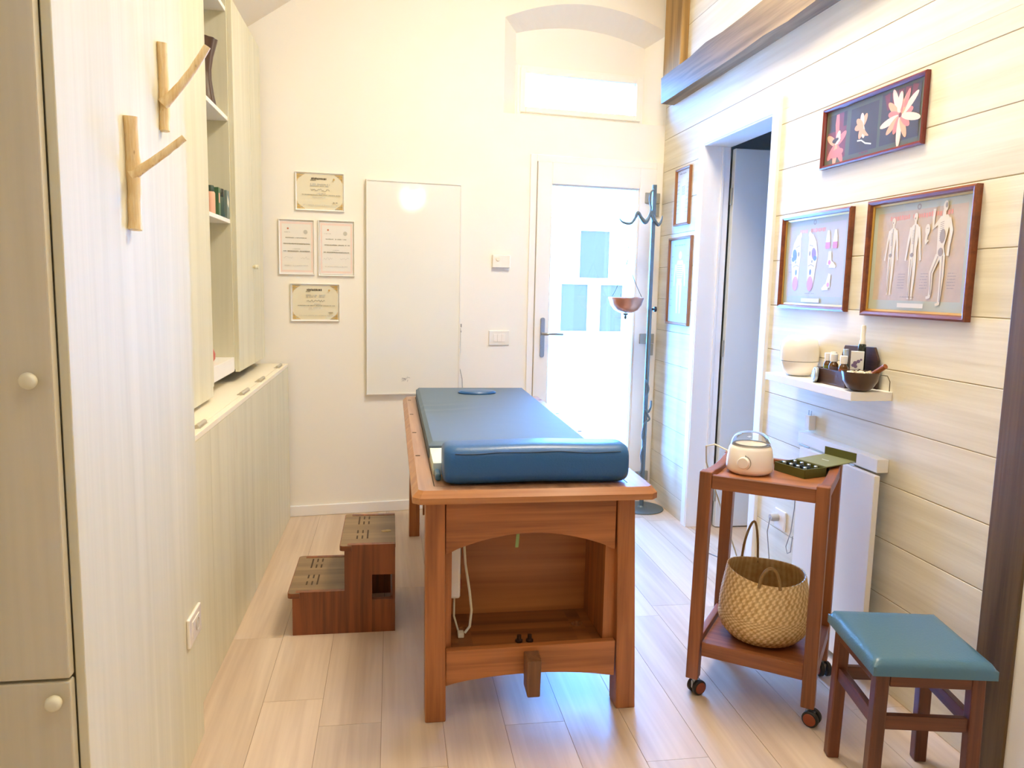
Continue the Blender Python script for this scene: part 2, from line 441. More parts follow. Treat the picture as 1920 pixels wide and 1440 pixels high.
b.poly([bwp(nr, 2.33), bwp(*FA[-1]), bwp(*RA[-1], DEP), bwp(2.155, 2.362, DEP)])
b.poly([bwp(nl, 2.33), bwp(nr, 2.33), bwp(2.155, 2.362, DEP), bwp(1.323, 2.362, DEP)])
for (s0, z0), (s1, z1) in zip(RA, RA[1:]): b.poly([bwp(s0, 2.645, DEP), bwp(s1, 2.645, DEP), bwp(s1, z1, DEP), bwp(s0, z0, DEP)])
wq(1.315, 1.334, 2.36, 2.66, DEP); wq(2.152, 2.165, 2.36, 2.66, DEP)
# outer leaf of the wall so that daylight only comes through the openings
for s0, s1, z0, z1 in ((SL, DS0, 0, TOPZ), (DS0, DS1, DZ, 2.36), (DS0, SR + .05, 2.645, TOPZ), (DS1, SR + .05, 0, 2.36), (DS0, 1.33, 2.36, 2.645), (2.15, SR + .05, 2.36, 2.645)):
    wq(s0, s1, z0, z1, .3)
for sa in (DS0, DS1): b.poly([bwp(sa, 0), bwp(sa, DZ), bwp(sa, DZ, .3), bwp(sa, 0, .3)])
b.poly([bwp(DS0, DZ), bwp(DS1, DZ), bwp(DS1, DZ, .3), bwp(DS0, DZ, .3)])
for sa in (1.333, 2.153): b.poly([bwp(sa, 2.362, DEP), bwp(sa, 2.645, DEP), bwp(sa, 2.645, .3), bwp(sa, 2.362, .3)])
for za in (2.362, 2.645): b.poly([bwp(1.333, za, DEP), bwp(2.153, za, DEP), bwp(2.153, za, .3), bwp(1.333, za, .3)])
struct(b.build('wall_back', smooth=False))
# left and front walls
struct(mb(M_WALL).box(XL - .1, XL, YF, 4.5, 0, 2.4).build('wall_left', smooth=False))
struct(mb(M_WALL).prism([(XL - .1, 0), (3.0, 0), (3.0, 4.4), (XR + .1, 4.4), (XL - .1, 2.36)], 'Y', YF - .1, YF).build('wall_front', smooth=False))
# right wall: horizontal planks with grooves and a door opening
OY0, OY1, OZ = 3.262, 4.03, 2.112
b = mb(M_PLANKW); zb = .3135 - .193 * 2 ; edges = []
z = -.0725
rr = random.Random(5)
def strip(y0, y1, z0, z1):
    if y1 - y0 < .01 or z1 - z0 < .005: return
    c = .003
    b.hexa([(XR, y0, z0), (XR + .02, y0, z0), (XR + .02, y1, z0), (XR, y1, z0), (XR, y0, z1), (XR + .02, y0, z1), (XR + .02, y1, z1), (XR, y1, z1)])
while z < 4.5:
    z0, z1 = max(0, z + .0015), z + .193 - .0015
    if z0 < OZ:
        zz1 = min(z1, OZ)
        strip(1.76, OY0, z0, zz1); strip(OY1, 4.8, z0, zz1)
        if z1 > OZ: strip(1.76, 4.8, OZ, z1)
    else: strip(1.76, 4.8, z0, z1)
    z += .193
b.m(M_GROOVE)
b.box(XR + .002, XR + .1, 1.76, OY0, 0, 4.5); b.box(XR + .002, XR + .1, OY1, 4.8, 0, 4.5); b.box(XR + .002, XR + .1, OY0, OY1, OZ, 4.5)
b.m(M_WALL); b.box(XR, XR + .1, YF, 1.758, 0, 4.5)
w = b.build('wall_right', smooth=False, bevel=.0012, bseg=1); struct(w)
# sloped ceiling
b = mb(M_CEIL)
xa, xb = XL - .1, XR + .12
b.prism([(xa, ceil_z(xa)), (xb, ceil_z(xb)), (xb, ceil_z(xb) + .1), (xa, ceil_z(xa) + .1)], 'Y', YF - .1, 5.1)
struct(b.build('ceiling', smooth=False))
# skirting on the back wall
b = mb(M_CASE)
def wbox(b, s0, s1, z0, z1, d0, d1):
    b.hexa([bwp(s0, z0, d0), bwp(s1, z0, d0), bwp(s1, z0, d1), bwp(s0, z0, d1), bwp(s0, z1, d0), bwp(s1, z1, d0), bwp(s1, z1, d1), bwp(s0, z1, d1)])
wbox(b, -.02, DS0, 0, .062, -.014, 0)
struct(b.build('baseboard_back', bevel=.004))
# timbers
b = mb(M_OLDBEAM); rr = random.Random(2); prev = None
N = 26; rings = []
for k in range(N + 1):
    y = 4.55 - k * (4.55 + 1.0) / N; j = lambda a: rr.uniform(-a, a)
    rings.append([b.bm.verts.new(p) for p in ((1.578 + j(.004), y, 2.425 + j(.005)), (XR + .002, y, 2.425), (XR + .002, y, 2.585), (1.578 + j(.004), y, 2.582 + j(.009)))])
for a, c in zip(rings, rings[1:]):
    for q in range(4): b.face([a[q], a[(q + 1) % 4], c[(q + 1) % 4], c[q]])
b.face(rings[0]); b.face(rings[-1][::-1])
struct(b.build('trim_1', smooth=True, ang=30), 'long weathered oak beam running along the plank wall')
struct(mb(M_OLDPOST).box(1.615, XR + .002, 4.36, 4.64, 2.585, 4.3).build('trim_2', bevel=.006), 'short golden oak post standing on the beam by the back corner')
struct(mb(M_DARKPOST).box(XR - .006, XR + .05, 1.722, 1.853, 0, 4.2).build('trim_3', bevel=.004), 'dark stained timber post at the right end of the plank wall')

# ------------------------------------------------------------------ glazed back door
def wall_thing(name, label, cat, s, z, d=0, group=None):
    return thing(name, label, cat, bwp(s, z, d), PHI, group)
door = thing('door_1', 'white glazed back door with steel lever handle, opening to the outside', 'door', bwp(0, 0), PHI); door['kind'] = 'structure'
def loc_ring(mat, s0, s1, z0, z1, t, y0, y1, bottom=True):
    b = mb(mat)
    b.box(s0, s0 + t, y0, y1, z0, z1); b.box(s1 - t, s1, y0, y1, z0, z1); b.box(s0 + t, s1 - t, y0, y1, z1 - t, z1)
    if bottom: b.box(s0 + t, s1 - t, y0, y1, z0, z0 + t)
    return b
b = loc_ring(M_PVC, DS0, DS1, 0, DZ, .04, -.012, .06, False)
b.box(DS0 + .04, DS0 + .065, .052, .075, 0, DZ); b.box(DS1 - .065, DS1 - .04, .052, .075, 0, DZ); b.box(DS0 + .04, DS1 - .04, .052, .075, DZ - .08, DZ - .03); b.box(DS0, DS1, .052, .12, -.02, .018); b.build('door_frame', door, bevel=.003)
b = mb(M_PVC)
b.box(1.427, 1.516, -.022, .05, .02, 2.0665); b.box(2.083, 2.192, -.022, .05, .02, 2.0665)
b.box(1.516, 2.083, -.022, .05, 1.942, 2.0665); b.box(1.516, 2.083, -.022, .05, .02, .26)
b.build('door_leaf', door, bevel=.004)
loc_ring(M_PVC, 1.512, 2.087, .256, 1.946, .012, -.012, .03).build('glazing_bead', door, bevel=.002)
mb(M_DOORGL).box(1.52, 2.08, .012, .018, .262, 1.94).build('glass_pane', door, smooth=False)
h = mb(M_STEEL).rrect(-.014, .014, -.12, .12, 0, .008, .012).xform(Matrix.Rotation(PI / 2, 4, 'X')).build('handle', door, loc=(1.477, -.022, 1.032), bevel=.002); tag(h, 'brushed steel lever handle and back plate')
mb(M_STEEL).tube([(0, -.008, .024), (0, -.045, .024), (.012, -.056, .024), (.03, -.058, .024), (.115, -.056, .022)], [.009, .009, .009, .008, .007]).build('lever', h)
mb(M_STEEL).lathe([(0, 0), (.009, 0), (.009, .003), (0, .003)], (0, -.008, -.06), 16, Matrix.Rotation(PI / 2, 3, 'X')).build('keyhole', h)
for z in (1.86, .995, .11):
    hg = mb(M_GREYMET).box(2.118, 2.165, -.034, -.02, z, z + .062).box(2.169, 2.216, -.03, -.012, z, z + .062).box(2.172, 2.214, -.03, -.012, z - .075, z - .004).tube([(2.168, -.034, z - .07), (2.168, -.034, z + .062)], .007).build('hinge', door, bevel=.002)
# transom window in the niche
win = thing('window_1', 'small white transom window in the arched niche above the door', 'window', bwp(0, 0, DEP), PHI); win['kind'] = 'structure'
loc_ring(M_PVC, 1.333, 2.153, 2.362, 2.645, .022, -.006, .05).build('window_frame', win, bevel=.003)
loc_ring(M_PVC, 1.350, 2.136, 2.374, 2.630, .034, -.022, .04).build('sash', win, bevel=.004)
mb(M_DOORGL).box(1.383, 2.10, .01, .016, 2.405, 2.598).build('glass_pane', win, smooth=False)
g = mb(M_PVC)
for k in range(4): g.box(1.52 + k * .15, 1.526 + k * .15, .21, .22, 2.36, 2.66)
g.build('outer_bar', win, smooth=False)
# place seen through the glass
ter = mb(M_TERR).box(-3.5, 8, 5.0, 9.4, -.1, -.02).build('floor_outside', smooth=False); struct(ter, 'sunlit pale paving outside the glazed door')
fac = thing('exterior_house', 'white house front with pale blue windows seen through the door pane', 'building', (2.4, 9.5, 0))
mb(M_FACADE).box(-4.2, 4.2, 0, .3, -.1, 4.6).build('facade', fac, smooth=False)
for x0, x1, z0, z1 in ((-.075, .30, 1.455, 2.035), (-.30, .04, .785, 1.372), (.205, .49, .785, 1.372)):
    f = loc_ring(M_FACADE, x0 - .04, x1 + .04, z0 - .04, z1 + .04, .04, -.03, .0).build('window', fac, bevel=.003)
    mb(M_FWIN).box(x0, x1, -.012, -.002, z0, z1).build('pane', f, smooth=False)

# ------------------------------------------------------------------ inner door in the plank wall
d2 = thing('door_2', 'open pale grey door in the white cased opening of the plank wall', 'door', (0, 0, 0)); d2['kind'] = 'structure'
b = mb(M_CASE)
b.box(XR - .016, XR + .002, OY1 - .004, OY1 + .055, 0, 2.165); b.box(XR - .016, XR + .002, OY0 - .055, OY0 + .004, 0, 2.165)
b.box(XR - .016, XR + .002, OY0 + .004, OY1 - .004, OZ - .004, 2.165)
b.build('casing', d2, bevel=.003)
b = mb(M_CASE)
b.box(XR - .012, 1.80, OY1 - .012, OY1, 0, OZ); b.box(XR - .012, 1.80, OY0, OY0 + .012, 0, OZ); b.box(XR - .012, 1.80, OY0 + .012, OY1 - .012, OZ - .012, OZ)
b.box(1.75, 1.765, OY1 - .022, OY1 - .012, 0, OZ - .012)
b.build('jamb', d2, bevel=.002)
lf = mb(M_LEAFG).box(1.812, 2.55, 3.985, 4.025, .008, 2.09).build('door_leaf', d2, bevel=.003)
for z in (1.84, 1.02, .2): mb(M_GREYMET).tube([(1.806, 4.0, z - .045), (1.806, 4.0, z + .045)], .006).build('hinge', d2)
# little room behind that door
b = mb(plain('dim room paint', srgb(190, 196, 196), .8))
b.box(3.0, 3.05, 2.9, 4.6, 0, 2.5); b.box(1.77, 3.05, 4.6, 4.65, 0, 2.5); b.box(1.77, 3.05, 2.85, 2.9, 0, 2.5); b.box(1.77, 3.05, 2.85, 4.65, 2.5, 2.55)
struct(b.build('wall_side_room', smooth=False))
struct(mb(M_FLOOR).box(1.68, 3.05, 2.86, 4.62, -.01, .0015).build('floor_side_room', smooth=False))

# ------------------------------------------------------------------ left: wardrobe, bench cupboard, wall cupboard
wd = thing('wardrobe', 'tall whitewashed pine wardrobe at the left edge, side panel with two hooks', 'wardrobe', (0, 0, 0))
mb(M_PINE).prism([(1.418, 0), (2.245, 0), (2.245, ceil_z(-.56) - .005), (1.418, ceil_z(-.56) - .005)], 'X', -.5655, -.548).build('side_panel', wd, bevel=.002)
mb(M_PINE).box(-1.165, -.566, 1.44, 2.24, 0.002, 2.33).build('body', wd, smooth=False)
for z0, z1, kx, kz in ((.002, .622, -.589, .591), (.628, 2.30, -.599, 1.165)):
    dr = mb(M_PINE_SHADE).box(-1.165, -.5662, 1.395, 1.4172, z0, z1).build('door', wd, bevel=.003)
    kb = mb(M_PINE).lathe([(0, -.026), (.008, -.0255), (.0125, -.022), (.0145, -.016), (.013, -.010), (.008, -.006), (.0065, 0), (0, 0)], (kx, 1.395, kz), 24, Matrix.Rotation(-PI / 2, 3, 'X')).build('knob', dr)
bc = thing('bench_cupboard', 'low whitewashed pine cupboard with hinged cream lid below the wall cupboard', 'cupboard', (0, 0, 0))
XC0, XC1 = -.592, -.568
b = mb(M_PINE)
ys = [2.248, 2.60, 2.95, 3.30, 3.65, 4.00, 4.385]
for a, c in zip(ys, ys[1:]):
    fx = lambda y: XC0 + (XC1 - XC0) * (y - 2.25) / 2.15
    fz = lambda y: .845 + .020 * (y - 2.25) / 2.15
    g = .0006
    b.hexa([(fx(a) - .02, a + g, 0.002), (fx(a), a + g, 0.002), (fx(c), c - g, 0.002), (fx(c) - .02, c - g, 0.002), (fx(a) - .02, a + g, fz(a)), (fx(a), a + g, fz(a)), (fx(c), c - g, fz(c)), (fx(c) - .02, c - g, fz(c))])
b.build('front_panel', bc, smooth=False)
mb(M_PINE).box(-1.165, -.62, 2.25, 4.33, 0.002, .84).build('body', bc, smooth=False)
def lidbox(b, dx0, dx1, mat):
    b.m(mat)
    a, c = 2.248, 4.385
    z = lambda y: .846 + .020 * (y - 2.25) / 2.15
    f = lambda y: XC0 + (XC1 - XC0) * (y - 2.25) / 2.15
    if dx0 < -.4: X0 = lambda y: -1.165
    else: X0 = lambda y: f(y) + dx0
    b.hexa([(X0(a), a, z(a)), (f(a) + dx1, a, z(a)), (f(c) + dx1, c, z(c)), (X0(c), c, z(c)), (X0(a), a, z(a) + .018), (f(a) + dx1, a, z(a) + .018), (f(c) + dx1, c, z(c) + .018), (X0(c), c, z(c) + .018)])
    return b
lidbox(MB(), -.0255, .0, M_LID).build('front_rail', bc, bevel=.001)
lidbox(MB(), -.5, -.0275, M_LID).build('lid', bc, bevel=.001)
for y0, y1 in ((2.53, 2.66), (3.23, 3.40), (3.62, 3.78), (4.16, 4.32)):
    f = XC0 + (XC1 - XC0) * (y0 - 2.25) / 2.15 - .024; z = .864 + .020 * (y0 - 2.25) / 2.15 + .005
    tag(mb(M_HINGE).tube([(f, y0, z), (f, y1 - .02, z)], .0075, 12).box(f - .018, f + .012, y0 + .004, y1 - .024, z - .006, z - .003).build('hinge', bc), 'brass barrel hinge')
uc = thing('wall_cupboard', 'tall whitewashed wall cupboard with open shelves and two plain doors', 'cupboard', (0, 0, 0))
UB, UT, UX = .915, 2.545, -.70
b = mb(M_PINE)
b.box(-1.165, UX, 2.75, 2.768, UB - .02, UT); b.box(-1.165, UX, 3.605, 3.623, UB + .02, UT); b.box(-1.165, UX - .002, 4.31, 4.328, UB + .02, UT)
b.box(-1.165, -1.15, 2.768, 4.31, UB + .02, UT)
b.box(-1.165, UX, 2.768, 4.31, UT - .018, UT)
b.build('body', uc, bevel=.0015)
mb(M_PINE).prism([(2.70, .888), (3.095, .888), (3.095, .925), (3.108, .925), (3.108, UT), (2.70, UT)], 'X', UX, UX + .018).build('stile', uc, bevel=.0015)
mb(M_SHELFW).box(-1.15, UX - .001, 2.768, 3.605, .928, .992).build('shelf', uc, bevel=.002)
for z in (1.585, 2.022, 2.475): mb(M_SHELFW).box(-1.15, UX - .004, 2.768, 3.605, z, z + .018).build('shelf', uc, bevel=.0015)
for y0, y1, ky in ((3.612, 4.02, 4.0), (4.026, 4.325, 4.045)):
    dr = mb(M_PINE).box(UX, UX + .02, y0, y1, .925, 2.535).build('door', uc, bevel=.002)
    mb(M_PINE).lathe([(0, .022), (.008, .021), (.011, .015), (.008, .008), (.005, 0), (0, 0)], (UX + .02, ky, 1.405), 16, Matrix.Rotation(PI / 2, 3, 'Y')).build('knob', dr)
# things on its shelves
v = mb(plain('dark ribbed glaze', srgb(70, 44, 28), .3, coat=.4, var=.4, vscale=14))
seg = 48; prof = [(.0, 0), (.058, .0), (.060, .006), (.052, .05), (.044, .11), (.044, .15), (.052, .2), (.066, .25), (.071, .268), (.066, .268), (.045, .2), (.036, .12), (0, .1)]
rings = []
for r, z in prof:
    rings.append([v.bm.verts.new((r * (1 + .035 * math.cos(12 * 2 * PI * k / seg)) * math.cos(2 * PI * k / seg), r * (1 + .035 * math.cos(12 * 2 * PI * k / seg)) * math.sin(2 * PI * k / seg), z)) for k in range(seg)] if r else [v.bm.verts.new((0, 0, z))])
for a, c in zip(rings, rings[1:]):
    for k in range(seg):
        k2 = (k + 1) % seg
        if len(a) == 1: v.face([a[0], c[k], c[k2]])
        elif len(c) == 1: v.face([a[k], a[k2], c[0]])
        else: v.face([a[k], a[k2], c[k2], c[k]])
tag(v.build('vase', loc=(-.776, 3.44, 2.0405)), 'dark brown waisted vase on the upper open shelf', 'vase')
tag(mb(M_PAPER).box(-.86, -.735, -.004, .004, 0, .225).box(-.86, -.735, .005, .007, .003, .22).build('folder', loc=(.012, 3.225, 1.6035), bevel=.001), 'tallest thin white folder standing on the middle shelf', 'folder', 'folders on the middle shelf')
tag(mb(M_PAPER).box(-.86, -.735, -.005, .005, 0, .165).build('folder', loc=(.012, 3.262, 1.6035), bevel=.001), 'shorter thin white folder beside the peach bottle', 'folder', 'folders on the middle shelf')
pb = thing('bottle', 'peach labelled bottle with dark cap on the middle shelf', 'bottle', (-.722, 3.318, 1.6035))
mb(M_PINKL).lathe([(0, 0), (.017, 0), (.018, .003), (.018, .080), (.015, .086), (0, .087)], seg=24).build('flask', pb)
mb(M_DKGREEN).lathe([(0, .0872), (.014, .0872), (.014, .108), (.012, .111), (0, .111)], seg=24).build('cap', pb)
ct = mb(M_GREENL).box(-.02, .02, -.018, .018, 0, .112)
ct.m(M_PINKL); ct.box(.0201, .0206, -.016, .002, .05, .09)
tag(ct.build('carton', loc=(-.724, 3.400, 1.6035), bevel=.0008), 'green printed carton between the peach bottle and the dark bottle', 'carton')
gb = thing('bottle', 'dark green capped bottle on the middle shelf', 'bottle', (-.724, 3.472, 1.6035))
mb(M_DKGREEN).lathe([(0, 0), (.024, 0), (.025, .003), (.025, .078), (.022, .082), (0, .083)], seg=24).build('flask', gb)
mb(M_DKCOL).lathe([(0, .0832), (.023, .0832), (.023, .112), (.021, .115), (0, .115)], seg=24).build('cap', gb)
ct = mb(M_GREYGR).box(-.02, .02, -.025, .025, 0, .118); ct.m(M_PETAL); ct.poly([(.0206, -.02, .06), (.0206, .01, .045), (.0206, .012, .07), (.0206, -.015, .1)])
tag(ct.build('carton', loc=(-.722, 3.560, 1.6035), bevel=.0008), 'grey green carton nearest the shelf side wall', 'carton')
tag(mb(M_RED).lathe([(0, 0), (.03, 0), (.042, .02), (.043, .04), (.03, .075), (.012, .1), (0, .104)], seg=28).build('ornament', loc=(-.765, 3.325, .9925)), 'orange red rounded ornament on the lowest open shelf', 'ornament')
# twig hooks on the wardrobe side
def twig(name, label, y, z0, z1, r, zb, tip, bend, rb):
    b = mb(M_TWIG); rr = random.Random(int(z0 * 100))
    n = 12; path = []; rad = []
    for k in range(n + 1):
        t = k / n; path.append((-.548 + r * .75 + rr.uniform(-.001, .001), y + .006 * math.sin(3 * t) + rr.uniform(-.0012, .0012), z0 + (z1 - z0) * t))
        rad.append(r * (1 + .18 * math.exp(-((z0 + (z1 - z0) * t - zb) / .02) ** 2) + rr.uniform(-.07, .07)))
    b.tube(path, rad, 12)
    path = []; rad = []
    for k in range(n + 1):
        t = k / n
        path.append((-.548 + r * .6 + tip[0] * t, y + tip[1] * t, zb - .02 * (1 - t) + tip[2] * (t + bend * t * (1 - t)) + rr.uniform(-.0008, .0008))); rad.append(rb * (1.15 - .25 * t + .5 * (1 - t) ** 6 + rr.uniform(-.05, .05)))
    b.tube(path, rad, 12)
    return tag(b.build(name, loc=(0, 0, 0), ang=60), label, 'hook', 'twig hooks on the wardrobe side')
twig('twig_hook', 'forked twig hook farther along the panel, touching the open shelves', 2.012, 1.690, 1.893, .0125, 1.772, (.105, .0, .118), -.35, .0095)
twig('twig_hook', 'forked twig hook nearer the wardrobe doors, lower of the two', 1.757, 1.440, 1.672, .0145, 1.572, (.108, .0, .062), -.15, .008)
# power socket on the panel
sk = thing('wall_socket', 'white power socket low on the wardrobe side panel', 'socket', (-.548, 2.150, .381), PI / 2)
mb(M_WHITEP).box(-.064, .064, -.009, 0, -.041, .041).build('plate', sk, bevel=.003)
mb(M_WHITEP).box(-.036, .036, -.011, -.0085, -.024, .024).build('module', sk, bevel=.001)
mb(plain('socket recess', srgb(214, 208, 196), .4)).lathe([(.0, -.0115), (.018, -.0115), (.019, -.013), (.0165, -.013), (.0155, -.0118)], (.012, 0, 0), 24, Matrix.Rotation(PI / 2, 3, 'X')).xform(Matrix.Scale(-1, 4, (0, 1, 0))).build('outlet_well', sk)

# ------------------------------------------------------------------ back wall things
def frame_prof(fw_, d): return [(0, -.0005), (0, -d), (fw_ * .35, -d - .003), (fw_ * .8, -d + .001), (fw_, -d * .55), (fw_, -.0005)]
def picture(name, label, cat, loc, rz, w, h, fw_, d, mat, art, gilt=0, group=None):
    t = thing(name, label, cat, loc, rz, group)
    ring(mb(mat), w, h, frame_prof(fw_, d)).build('frame', t, smooth=False)
    if gilt:
        ring(mb(M_GILT), w - 2 * fw_ + .001, h - 2 * fw_ + .001, [(0, -.001), (0, -d * .5), (gilt, -d * .36), (gilt, -.001)]).build('gilt_edge', t, smooth=False)
    art.build('print', t, smooth=False)
    return t
def cert_land(seed):
    a = Art(-.003); rr = random.Random(seed); w, h = .122, .094
    a.q(-.125, .125, -.098, .098, M_WHITE); a.q(-w, w, -h, h, M_PARCH)
    for sx in (-1, 1):
        for sz in (-1, 1):
            for k in range(6):
                l = .042 - k * .006; a.q(min(sx * w, sx * (w - l)), max(sx * w, sx * (w - l)), min(sz * (h - k * .0045), sz * (h - k * .0045 - .003)), max(sz * (h - k * .0045), sz * (h - k * .0045 - .003)), M_GOLDP if (k + (sx == sz)) % 3 else M_INKM)
                a.q(min(sx * (w - k * .003), sx * (w - k * .003 - .002)), max(sx * (w - k * .003), sx * (w - k * .003 - .002)), min(sz * h, sz * (h - l)), max(sz * h, sz * (h - l)), M_GOLDP)
    a.words(-.045, .035, .070, .011, M_INK, rr, .0); a.words(-.05, -.02, .061, .006, M_INKM, rr)
    a.words(-.05, .055, .040, .008, M_INKG, rr); a.words(-.052, .05, .031, .006, M_INKG, rr)
    x = -.048; pts = []
    while x < .055: pts.append((x, .008 + rr.uniform(-.006, .008))); x += .005
    a.line(pts, .0018, M_INKM)
    a.words(-.015, .03, -.008, .005, M_INKG, rr); a.words(-.095, .11, -.017, .004, M_INKM, rr, .1); a.words(-.04, .03, -.03, .004, M_INKG, rr)
    a.words(.07, .095, -.056, .007, M_INKM, rr); a.words(-.09, .095, -.072, .004, M_INKG, rr, .1)
    a.ell(.075, .068, .005, .006, M_GOLDP)
    return a
def cert_port(seed):
    a = Art(-.003); rr = random.Random(seed); w, h = .086, .137
    a.q(-.09, .09, -.142, .142, M_WHITE); a.q(-w, w, -h, h, M_ROSEP); a.q(-w + .009, w - .009, -h + .012, h - .012, M_CERT)
    a.ell(-.045, .1, .005, .005, M_ORED); a.words(-.065, -.03, .08, .005, M_INKG, rr); a.ell(.048, .083, .011, .012, M_INKG)
    a.words(-.058, .055, .050, .005, M_INKM, rr, .08); a.words(-.07, .072, .018, .006, M_INKM, rr, .05); a.words(-.02, .02, -.01, .004, M_INKG, rr)
    a.words(-.07, .07, -.022, .006, M_INKM, rr, .08)
    for x0, x1 in ((-.07, -.02), (.02, .07)):
        x = x0; pts = []
        while x < x1: pts.append((x, -.058 + rr.uniform(-.007, .007))); x += .006
        a.line(pts, .0012, M_INKG)
    a.words(-.065, .06, -.1, .004, M_INKG, rr)
    return a
G = 'certificates left of the white board'
def cert(s, z, w, h, art, label):
    picture('certificate', label, 'certificate', bwp(s, z, -.0005), PHI, w, h, .006, .010, M_WHITE, art, 0, G)
cert(.1785, 1.8275, .262, .207, cert_land(1), 'topmost parchment certificate with gold corners, above the two white ones')
cert(.0515, 1.5245, .190, .300, cert_port(2), 'white certificate with rose border, left one of the upright pair')
cert(.2655, 1.5235, .198, .306, cert_port(3), 'white certificate with rose border, next to the white board')
cert(.148, 1.2225, .266, .209, cert_land(4), 'lowest parchment certificate with gold corners, below the two white ones')
wb = wall_thing('white_board', 'tall glossy white board on the back wall with a smudge near the bottom', 'board', .6995, 1.305)
W, H = .543, 1.21
b = mb(M_BOARD).box(-W / 2 + .006, W / 2 - .006, -.024, -.010, -H / 2 + .006, H / 2 - .006)
b.m(M_SMUDGE)
for k in range(14):
    a = R.uniform(0, 6.28); cx, cz = -.045 + R.uniform(-.022, .022), -.525 + R.uniform(-.016, .018)
    b.m(M_SMUDGE2 if k % 4 == 0 else M_SMUDGE); l = R.uniform(.006, .016); wd_ = R.uniform(.002, .005)
    b.poly([(cx + l * math.cos(a), -.0242 - k * 1e-5, cz + l * math.sin(a)), (cx - wd_ * math.sin(a), -.0242 - k * 1e-5, cz + wd_ * math.cos(a)), (cx - l * math.cos(a), -.0242 - k * 1e-5, cz - l * math.sin(a)), (cx + wd_ * math.sin(a), -.0242 - k * 1e-5, cz - wd_ * math.cos(a))])
b.build('panel', wb, smooth=False)
ring(mb(M_ALU), W, H, [(0, -.001), (0, -.028), (.008, -.028), (.008, -.001)]).build('frame', wb, smooth=False)
c = mb(M_GREYCORD).tube([(W / 2 + .004, -.012, -.22), (W / 2 + .003, -.012, -.35), (W / 2 + .001, -.012, -.45), (W / 2 - .0, -.02, -.60), (W / 2 - .002, -.02, -.68)], .0018, 6).tube([(W / 2 + .003, -.012, -.46), (W / 2 + .016, -.015, -.52), (W / 2 + .021, -.015, -.60), (W / 2 + .02, -.015, -.68)], .0018, 6).build('cord', wb)
mb(M_GREYCORD).box(W / 2 + .001, W / 2 + .010, -.016, -.006, -.215, -.195).box(W / 2 + .002, W / 2 + .009, -.014, -.006, -.245, -.235).build('cord_clip', wb, bevel=.001)
th = wall_thing('thermostat', 'small white thermostat on the back wall above the light switch', 'thermostat', 1.2135, 1.4805)
mb(M_WHITEP).box(-.053, .053, -.024, 0, -.037, .037).build('housing', th, bevel=.003)
mb(M_WHITEP).lathe([(0, .004), (.011, .004), (.012, .002), (.012, 0), (0, 0)], (-.022, -.024, .012), 20, Matrix.Rotation(PI / 2, 3, 'X')).build('dial', th)
sw = wall_thing('light_switch', 'white light switch plate with three rockers beside the glazed door', 'switch', 1.212, 1.0275)
mb(plain('white switch plate', srgb(238, 234, 224), .3)).box(-.063, .063, -.009, 0, -.043, .043).build('plate', sw, bevel=.003)
for k in range(3): mb(M_WHITEP).box(-.036 + k * .0245, -.0135 + k * .0245, -.012, -.0085, -.023, .023).build('rocker', sw, bevel=.001)

# ------------------------------------------------------------------ pictures on the plank wall
RZ = -PI / 2
def figure(a, x, z, s, rr, arms=1):
    f = M_FIG
    a.ell(x, z + .155 * s, .011 * s, .015 * s, f); a.limb([(x, z + .145 * s), (x, z + .125 * s)], [.010 * s, .014 * s], f)
    a.limb([(x, z + .128 * s), (x, z + .115 * s), (x, z + .07 * s), (x, z + .03 * s), (x, z + .0 * s)], [.022 * s, .050 * s, .040 * s, .034 * s, .040 * s], f)
    for q in (-1, 1):
        if arms == 1 or q == 1: a.limb([(x + q * .022 * s, z + .118 * s), (x + q * .031 * s, z + .07 * s), (x + q * .038 * s, z + .02 * s), (x + q * .042 * s, z - .005 * s)], [.013 * s, .012 * s, .009 * s, .010 * s], f)
        a.limb([(x + q * .010 * s, z + .005 * s), (x + q * .011 * s, z - .06 * s), (x + q * .009 * s, z - .13 * s), (x + q * .010 * s, z - .148 * s)], [.020 * s, .016 * s, .009 * s, .012 * s], f)
    for k in range(9): a.line([(x - .012 * s, z + (.105 - k * .006) * s), (x + .001 * s, z + (.109 - k * .006) * s)], .0016 * s, M_FIGD)
    a.line([(x, z + .125 * s), (x, z + .01 * s)], .003 * s, M_FIGD); a.ell(x - .006 * s, z + .016 * s, .010 * s, .008 * s, M_FIGD)
    a.line([(x - .010 * s, z), (x - .011 * s, z - .14 * s)], .003 * s, M_FIGD); a.ell(x - .003 * s, z + .15 * s, .003 * s, .004 * s, M_FIGD)
